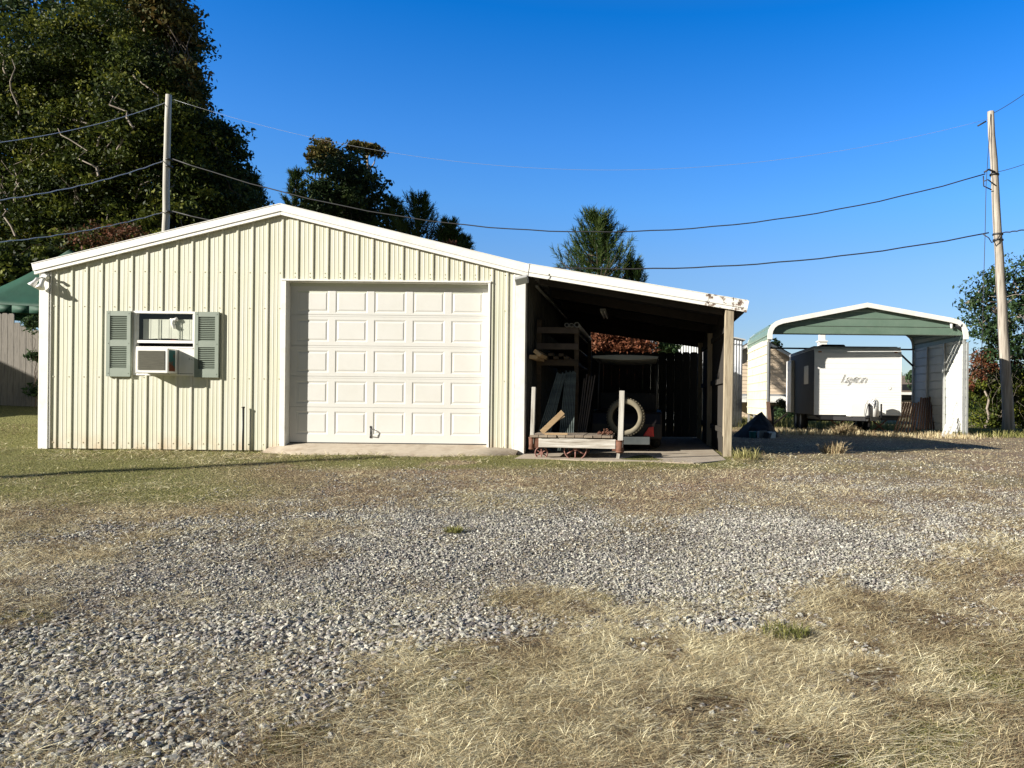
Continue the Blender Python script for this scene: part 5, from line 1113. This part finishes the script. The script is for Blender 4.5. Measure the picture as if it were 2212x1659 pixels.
# pole out of frame whose shadow crosses the lawn
hd = Vector((SD.x, SD.y, 0)).normalized(); tipg = Vector((-3.4, 11.2, -.2)); Hp = 9.0; bs_ = tipg-hd*(Hp/(-SD.z)*math.hypot(SD.x, SD.y))
pole('utility_pole', (bs_.x, bs_.y, -.8), (bs_.x, bs_.y, Hp-.2), .16, .11, POLE, 'wooden utility pole beyond the left edge casting the long shadow on the lawn')
SG = thing('shade_shed', (-19.2, 13.2, gzf(-19.2, 13.2)), 'unseen gabled shed added beyond the left edge to shade the picket fence', 'shed')  # out of view, put in and shaped to throw shade on the left fence
gzs = gzf(-19.2, 13.2)-.1; mb = MB(); mb.box(-21, -17.4, 11.7, 14.7, gzs, 2.9); mb.build('walls', FENCE, SG)
mb = MB(); mb.prism([(-21.2, 2.85), (-17.2, 2.85), (-19.2, 4.1)], 11.6, 14.8); mb.build('roof', BROWNR, SG); mb = MB(); mb.box(-19.8, -18.7, 11.66, 11.699, gzs, 2.1); mb.build('door', FENCED, SG)
# ------------------------------------------------------------------ vegetation
def leaves(name, blobs, N, size, mat, parent, clump=.35, per=60, seed=1, flat=1.0, tl_=0, th_=1, elong=1.7, shell=.55, leafdrop=0):
    r = np.random.default_rng(seed); B = np.array([[*b_[0], *b_[1]] for b_ in blobs]); wgt = (B[:, 3]*B[:, 5]*(B[:, 4]**.3)); wgt /= wgt.sum()
    nc = max(1, N//per); bi = r.choice(len(B), nc, p=wgt); u = r.normal(size=(nc, 3)); u /= np.linalg.norm(u, axis=1)[:, None]; rad = shell+(1.08-shell)*r.random(nc)**.7
    rad = np.where(r.random(nc) < .25, r.random(nc), rad)
    C = B[bi, :3]+u*rad[:, None]*B[bi, 3:]*(1+.10*r.normal(size=(nc, 1)))
    ct = r.random(nc); cs = clump*(.5+r.random(nc)); ci = np.repeat(np.arange(nc), per); n_ = len(ci)
    ub = r.normal(size=(n_, 3)); ub /= np.linalg.norm(ub, axis=1)[:, None]; pts = C[ci]+ub*(r.random(n_)**.45*cs[ci])[:, None]*np.array([1, 1, .55])
    a = r.normal(size=(n_, 3)); a[:, 2] -= leafdrop; a /= np.linalg.norm(a, axis=1)[:, None]; c = r.normal(size=(n_, 3)); b_ = np.cross(a, c); b_ /= np.linalg.norm(b_, axis=1)[:, None]
    s_ = size*(.6+.8*r.random(n_))[:, None]
    V = np.stack([pts-a*s_*elong/2, pts+b_*s_*.42, pts+a*s_*elong/2, pts-b_*s_*.42], 1).reshape(-1, 3)
    F_ = np.arange(n_*4).reshape(-1, 4); ti = np.clip(tl_+(th_-tl_)*(.6*ct[ci]**1.5+.4*r.random(n_)**1.3), 0, 1)
    off = wloc(parent) if parent else Vector((0, 0, 0)); o = npmesh(name, V-np.array(off)[None], F_, mat, parent, ti); return o, C
def blob(px_, py_, r_, d, ry=None, dy=None, rx=None):
    m_ = d/F; return (tuple(P(px_, py_, d+(dy or 0))), ((rx or r_)*m_, (ry if ry else r_*m_), r_*m_))
def limb(mb, a, b_, r0_, r1_, wob=.15, n_=6, seed=0):
    rr_ = random.Random(seed); a, b_ = Vector(a), Vector(b_); pts = []
    for i in range(n_+1):
        t = i/n_; p = a.lerp(b_, t); k = math.sin(math.pi*t)*wob*(b_-a).length; p += Vector((rr_.uniform(-k, k), rr_.uniform(-k, k), rr_.uniform(-k, k)*.4+k*.4)); pts.append(p)
    mb.tube(pts, [r0_+(r1_-r0_)*i/n_ for i in range(n_+1)], 7, cap=False)
def tree(name, base, blobs, N, size, mat, label, cat='tree', seed=1, trunk=.25, bark=BARK, group=None, extra=18, front=0, **kw):
    root = thing(name, base, label, cat, group); o, C = leaves('crown', blobs, N, size, mat, root, seed=seed, **kw)
    mb = MB(); cc = Vector((0, 0, 0))
    for b_ in blobs: cc += Vector(b_[0])
    cc /= len(blobs); top = Vector((cc.x*.7+base[0]*.3, cc.y, cc.z)); limb(mb, Vector(base)-Vector((0, 0, .3)), top, trunk, trunk*.45, .05, 8, seed)
    for i, b_ in enumerate(blobs): s_ = Vector(base).lerp(top, .45+.5*random.random()); limb(mb, s_, Vector(b_[0]), trunk*.4, trunk*.12, .12, 6, seed+i)
    rr_ = random.Random(seed)
    for i in range(extra):
        c = Vector(C[rr_.randrange(len(C))]); s_ = Vector(blobs[rr_.randrange(len(blobs))][0]); 
        if (c-s_).length < 6: limb(mb, s_, c, trunk*.13, trunk*.04, .12, 5, seed+100+i)
    if front:
        cand = [Vector(c) for c in C if c[1] < np.percentile(C[:, 1], 30)]
        for i in range(front):
            c = rr_.choice(cand)+Vector((0, -.45, 0)); d_ = Vector((rr_.uniform(-.8, .8), rr_.uniform(-.1, .25), rr_.uniform(.3, 1.0))).normalized(); mb2 = MB(); limb(mb, c-d_*.9, c+d_*rr_.uniform(.6, 1.6), trunk*.09, trunk*.03, .12, 6, seed+500+i)
    mb.build('trunk', bark, root); return root
def gb(px_, d, z=None): v_ = P(px_, 900, d); return (v_.x, d, gzf(v_.x, d) if z is None else z)
# big left trees
tree('oak_tree', gb(150, 29), [blob(110, 330, 150, 29.0, 2.2), blob(290, 330, 120, 28.5, 2), blob(200, 470, 150, 28.0, 2), blob(40, 500, 130, 28.5, 2), blob(370, 440, 100, 28.5, 1.8), blob(300, 220, 110, 29.5, 2), blob(90, 180, 140, 29.5, 2.2), blob(240, 120, 110, 30.0, 2), blob(360, 300, 85, 29.0, 1.6), blob(-80, 300, 160, 29.5, 2.2), blob(100, 560, 120, 27.5, 1.6), blob(330, 530, 90, 27.5, 1.5)],
     200000, .085, LOLIVE, 'huge olive green broadleaf tree behind the left half of the garage', seed=3, trunk=.42, clump=.72, per=150, extra=90, front=30, tl_=.0, th_=1, bark=TWIG)
tree('dark_oak_tree', gb(400, 32), [blob(375, 80, 40, 32, 1.8), blob(370, 170, 48, 32, 1.8), blob(430, 350, 62, 31, 1.6), blob(380, 260, 62, 32, 1.6), blob(455, 300, 45, 31, 1.4), blob(497, 303, 33, 31, .9), blob(478, 362, 44, 31, 1.2), blob(405, 105, 20, 32, .7), blob(412, 195, 20, 32, .7), blob(462, 275, 24, 31, .7), blob(460, 420, 60, 31, 1.4), blob(515, 430, 40, 31, 1.1), blob(420, 480, 80, 31, 1.6), blob(295, 60, 85, 33, 2), blob(405, 225, 24, 31, .8)],
     60000, .10, LDARK, 'dark evergreen tree with an upright right edge behind the pole', seed=5, trunk=.3, clump=.5, per=70, extra=30, front=8)
tree('autumn_tree', gb(365, 34), [blob(355, 20, 40, 31, 1.2), blob(335, 60, 28, 31, 1), blob(385, 55, 26, 31, .9), blob(398, 215, 20, 30, .6), blob(408, 150, 16, 30, .5)], 9000, .12, LAUT, 'tree top turning orange brown above the dark tree', seed=6, trunk=.2, clump=.6, per=40)
tree('dark_tree', gb(100, 38), [blob(60, 40, 150, 38, 3), blob(200, 0, 160, 38, 3), blob(20, 250, 160, 38, 3), blob(150, 250, 150, 38, 3), blob(280, 200, 110, 38, 3), blob(100, 450, 170, 38, 3), blob(280, 430, 120, 38, 3), blob(-90, 120, 170, 38, 3)], 42000, .15, LDARK, 'tall near black evergreen filling the upper left corner', seed=8, trunk=.5, clump=1.1, per=60, extra=30)
tree('hedge_shrub', gb(-20, 21), [blob(20, 620, 60, 21, 1), blob(-80, 600, 90, 21, 1.2), blob(110, 590, 60, 22, 1), blob(190, 560, 60, 23, 1)], 15000, .09, LOLIVE, 'leafy shrub mass above the fence behind the green gazebo', cat='shrub', seed=9, trunk=.08, clump=.5)
tree('red_twig_shrub', gb(240, 22.5), [blob(240, 520, 45, 22.5, .9), blob(190, 540, 40, 22.5, .8), blob(290, 535, 40, 22.5, .8)], 3000, .06, LRED, 'reddish brown shrub showing over the left slope of the garage roof', cat='shrub', seed=10, trunk=.06, clump=.4, per=30, th_=.5)
tree('climbing_vine', gb(75, 15.3), [blob(70, 700, 14, 15.4, .15), blob(80, 840, 12, 15.4, .15, ), blob(75, 770, 10, 15.4, .12)], 900, .05, LMID, 'small leafy vine on the fence beside the garage corner', cat='vine', seed=12, trunk=.012, clump=.12, per=18, extra=4)
# pines
def pine(name, base, apex, hwid, hcrown, label, seed, mat=LNEED, whorls=9, dens=1.0, nl=.20, group='pine trees beyond the garage roof', nw=.016, up=.75):
    rr_ = random.Random(seed); r = np.random.default_rng(seed); base, apex = Vector(base), Vector(apex); root = thing(name, base, label, 'pine tree', group)
    mb = MB(); limb(mb, base-Vector((0, 0, .3)), apex, .16, .02, .01, 10, seed); tips = [(apex-Vector((0, 0, .1)), Vector((0, 0, 1)))]
    for k in range(whorls):
        t = (k+.6)/whorls; z = apex.z-hcrown*t; nb = 6+int(3*t)
        for j in range(nb):
            a = 6.28*(j+rr_.random()*.7)/nb; L = hwid*(.10+.95*t**1.05)*(.6+.55*rr_.random()); c = base.lerp(apex, max(0, (z-base.z)/(apex.z-base.z)))
            pts = []; n_ = 6
            for i in range(n_+1):
                s_ = i/n_; pts.append(c+Vector((math.cos(a)*L*s_, math.sin(a)*L*s_, L*up*(s_**1.8)-.1*L*s_)))
            mb.tube(pts, [.035*(1-.8*i/n_)*(.5+t) for i in range(n_+1)], 5, cap=False)
            for i in range(1, n_+1):
                d_ = (pts[i]-pts[i-1]).normalized()
                for q in range(2 if i > 2 else 1):
                    p = pts[i].lerp(pts[i-1], .5*q) if i < n_ else pts[i].lerp(pts[i-1], .3*q); side = Vector((rr_.uniform(-1, 1), rr_.uniform(-1, 1), rr_.uniform(.2, 1)))*.22*hwid*.5
                    tips.append((p+side*(.3+.7*rr_.random()), (d_+Vector((0, 0, .8))+side).normalized()))
    tips = [t_ for t_ in tips if rr_.random() < .55]
    T = np.array([list(p)+list(d_) for p, d_ in tips]); per = int(26*dens); ci = np.repeat(np.arange(len(T)), per); n_ = len(ci); ct = r.random(len(T))
    al = r.random(n_)[:, None]*nl*2.2; p0 = T[ci, :3]+T[ci, 3:]*al-T[ci, 3:]*nl*.4; dd = r.normal(size=(n_, 3))*.6+T[ci, 3:]*1.1; dd /= np.linalg.norm(dd, axis=1)[:, None]
    wv = np.cross(dd, r.normal(size=(n_, 3))); wv /= np.linalg.norm(wv, axis=1)[:, None]; Ln = nl*(.6+.6*r.random(n_))[:, None]
    V = np.stack([p0-wv*nw/2, p0+wv*nw/2, p0+dd*Ln+wv*nw*.2, p0+dd*Ln-wv*nw*.2], 1).reshape(-1, 3); off = np.array(wloc(root))
    npmesh('needles', V-off[None], np.arange(n_*4).reshape(-1, 4), mat, root, np.clip(.6*ct[ci]+.4*r.random(n_), 0, 1)); mb.build('trunk', BARK, root); return root
def pine_px(ax, ay, hw_px, yb_px, d, label, seed, **kw):
    m_ = d/F; ap = P(ax, ay, d); b_ = (P(ax, 900, d).x, d, -.2); return pine('pine_tree', b_, ap, hw_px*m_, (yb_px-ay)*m_, label, seed, **kw)
pine_px(1292, 478, 100, 640, 28, 'young green pine tree above the low end of the lean-to roof', 21, whorls=10, dens=1.5, nl=.24, nw=.018, up=.55)
pine_px(1368, 575, 32, 640, 28, 'small yellow green pine top right of the young pine', 22, whorls=4, dens=1.2, nl=.2, up=.7)
pine_px(905, 432, 66, 560, 36, 'dark pointed pine right of the tall evergreen clump', 23, dens=1.1, nl=.22, nw=.024, up=.75, whorls=8)
pine_px(852, 442, 46, 560, 37, 'small dark pine between the evergreen clump and the pointed pine', 24, dens=1.1, nl=.22, nw=.024, whorls=7)
pine_px(640, 375, 38, 520, 36, 'slim pine left of the evergreen clump', 25, dens=1.1, nl=.20, nw=.022, up=.6, whorls=7)
pine_px(972, 490, 34, 580, 36, 'low dark pine at the right end of the row beyond the roof', 26, dens=1.4, nl=.26, nw=.028, whorls=5)
pine_px(1000, 522, 26, 590, 37, 'lowest pine tip peeking over the garage roof', 27, dens=1.3, nl=.24, nw=.026, whorls=4)
pine_px(540, 398, 45, 520, 33, 'dark pine at the right foot of the big left trees', 28, dens=1.6, nl=.28, nw=.028, whorls=7)
tree('evergreen_clump', gb(745, 38), [blob(745, 380, 42, 38, 1.4), blob(735, 440, 72, 38, 1.8), blob(790, 440, 42, 38, 1.5), blob(690, 450, 45, 38, 1.4), blob(760, 350, 28, 38, 1), blob(705, 395, 35, 38, 1.2), blob(790, 400, 32, 38, 1), blob(740, 490, 85, 38, 1.8)], 15000, .13, LDARK, 'dense dark evergreen tree standing above the garage ridge', seed=31, trunk=.3, clump=.6, per=60, extra=26)
tree('golden_topped_tree', gb(700, 40), [blob(700, 328, 24, 40, .8), blob(686, 345, 18, 40, .6), blob(718, 345, 18, 40, .7)], 3600, .12, LAUT, 'round golden green tree top at the left of the evergreen clump', seed=32, trunk=.14, clump=.4, per=30, extra=8)
tree('umbrella_topped_tree', gb(782, 40), [blob(768, 317, 9, 40, .5, rx=17), blob(800, 322, 9, 40, .6, rx=22), blob(815, 328, 8, 40, .4)], 1400, .12, LAUT, 'flat topped thin tree crown at the right of the evergreen clump', seed=33, trunk=.12, clump=.3, per=20, extra=14, bark=TWIG)
tree('fan_shrub', gb(905, 34), [blob(995, 555, 16, 34, .5), blob(975, 530, 10, 34, .4)], 900, .08, LRED, 'russet twiggy tree tip beside the last pine beyond the roof', seed=34, trunk=.08, clump=.3, per=20, bark=TWIG)
# seen through the lean-to
tree('russet_hedge', gb(1335, 24), [blob(1300, 735, 36, 24, .5), blob(1350, 740, 36, 24, .5), blob(1392, 752, 24, 24, .4), blob(1330, 770, 60, 24.3, .5)], 16000, .075, LRED, 'russet leaved hedge seen through the open back of the lean-to', cat='hedge', seed=41, trunk=.05, clump=.3, per=30, tl_=.2)
tree('green_bush', gb(1425, 24.6), [blob(1440, 752, 20, 24.6, .5), blob(1280, 728, 16, 24.6, .4)], 3000, .07, LMID, 'dark green bush beside the silver shed seen over the back fence', cat='bush', seed=42, trunk=.05, clump=.3, per=30)
# right side
tree('willow_oak_tree', gb(2170, 29), [blob(2110, 640, 34, 29, .9), blob(2150, 610, 36, 29, 1), blob(2195, 595, 36, 29, 1), blob(2120, 700, 42, 29, 1), blob(2180, 680, 50, 29, 1.2), blob(2225, 640, 50, 29, 1.2), blob(2150, 740, 46, 29, 1), blob(2215, 740, 60, 29, 1.2), blob(2085, 655, 20, 29, .6), blob(2270, 600, 60, 30, 1.4)], 9500, .085, LMID, 'airy green tree behind the leaning pole at the right edge', seed=51, trunk=.16, clump=.45, per=34, bark=TWIG, extra=40, shell=.3)
tree('red_leaved_shrub', gb(2130, 29.5), [blob(2110, 778, 16, 29.5, .5), blob(2132, 770, 18, 29.5, .5), blob(2150, 792, 20, 29.5, .5), blob(2118, 805, 22, 29.5, .6), blob(2100, 830, 14, 29.5, .4), blob(2196, 775, 18, 29.5, .4)], 2600, .07, LRED, 'dark red leaved shrub between the carport and the leaning pole', cat='shrub', seed=52, trunk=.06, clump=.3, per=24, bark=TWIG, extra=20)
tree('tangled_bush', gb(2150, 30), [blob(2125, 850, 36, 30, .8), blob(2160, 830, 36, 30, .8), blob(2210, 840, 46, 30, .9), blob(2130, 905, 36, 30, .8), blob(2200, 900, 46, 30, .9), blob(2255, 850, 60, 30, 1)], 20000, .07, LOLIVE, 'tangled olive bushes at the foot of the leaning pole', cat='bush', seed=53, trunk=.05, clump=.32, per=30, bark=TWIG, extra=70, front=26, tl_=.15)
tree('green_tree', gb(2250, 34), [blob(2220, 830, 50, 34, 1.2), blob(2160, 840, 40, 34, 1.2), blob(2300, 790, 60, 34, 2), blob(2110, 860, 24, 36, 1.2)], 8000, .11, LDARK, 'dense dark green tree low at the right edge behind the bushes', seed=54, trunk=.2, clump=.5, per=40)
tree('small_tree', gb(1975, 40), [blob(1984, 814, 11, 40, .6), blob(1975, 818, 7, 40, .5), blob(1988, 832, 11, 40, .6)], 1100, .10, LMID, 'small green tree beside the brown roof right of the trailer', seed=55, trunk=.1, clump=.35, per=26)
tree('bush', gb(1700, 30), [blob(1688, 895, 18, 30, .6), blob(1700, 905, 20, 30, .6), blob(1680, 915, 20, 30, .6)], 4000, .06, LMID, 'green bush left of the trailer seen through the carport', cat='bush', seed=56, trunk=.04, clump=.25, per=26)
tree('twiggy_weed', gb(1696, 28.5), [blob(1690, 870, 8, 28.5, .2), blob(1699, 880, 7, 28.5, .2)], 500, .06, LAUT, 'tall straw coloured weed head standing above the bush left of the trailer', cat='weed', seed=57, trunk=.02, clump=.2, per=14, extra=4)
tree('tree', gb(1665, 60), [blob(1668, 745, 8, 60, .8), blob(1675, 755, 8, 60, .8)], 900, .16, LMID, 'tiny far tree top over the beige house roof', seed=58, trunk=.1, clump=.4, per=18)
# far wood behind everything (ground level belt)
V_ = []
fb = []
for i in range(26): x_ = -30+i*4.2; fb.append(((x_, 95+random.uniform(-6, 6), 1.2), (3.6, 3, 2.4+random.random())))
o, _ = leaves('far_woods', fb, 26000, .5, LDARK, None, seed=71, clump=1.6, per=30); tag(o, 'low dark band of far woods along the horizon', 'woods', kind='stuff')
# tall dry weeds around carport and shed
def weeds(name, x0, x1, y0, y1, N, h, mat, label, lo=.2, hi=1, wid=.012):
    xs = x0+(x1-x0)*rng.random(N); ys = y0+(y1-y0)*rng.random(N); pp = fbm(xs, ys, .5, 91); k = rng.random(N) < S((pp-.3)/.25); xs, ys = xs[k], ys[k]; n_ = len(xs)
    o = blades(name, xs, ys, gz(xs, ys)-.01, h*(.35+.8*rng.random(n_)), np.full(n_, wid), .55*rng.random(n_), lo+(hi-lo)*rng.random(n_)*.75, mat); return tag(o, label, 'weeds', kind='stuff')
weeds('tall_dry_weeds', 3.6, 9.4, 19.8, 22.5, 5200, .20, LSTRAW, 'tall dry weeds around the trailer nose and carport legs')
weeds('tall_weeds', 1.4, 8.8, 25.5, 31, 9000, .42, LGRASS, 'tall green and tan weeds behind the carport and shed', .2, .9, .016)
weeds('roadside_weeds', 8.7, 14, 20.8, 25, 5000, .28, LGRASS, 'weeds at the foot of the leaning pole and bushes', .1, .9, .014)
x_ = P(1838, 0, 20.7).x; 
for i in range(3): tuft('dry_weed', x_+.25*(i-1), 20.7+.1*i, .16, .45-.1*abs(i-1), 130, LSTRAW, ['dry weed clump left of the trailer jack', 'tallest dry weed clump growing up around the trailer jack', 'dry weed clump right of the trailer jack'][i], 'weed', 'weeds by the trailer jack', lo=.1, hi=.6, wid=.014, leanmax=.6)
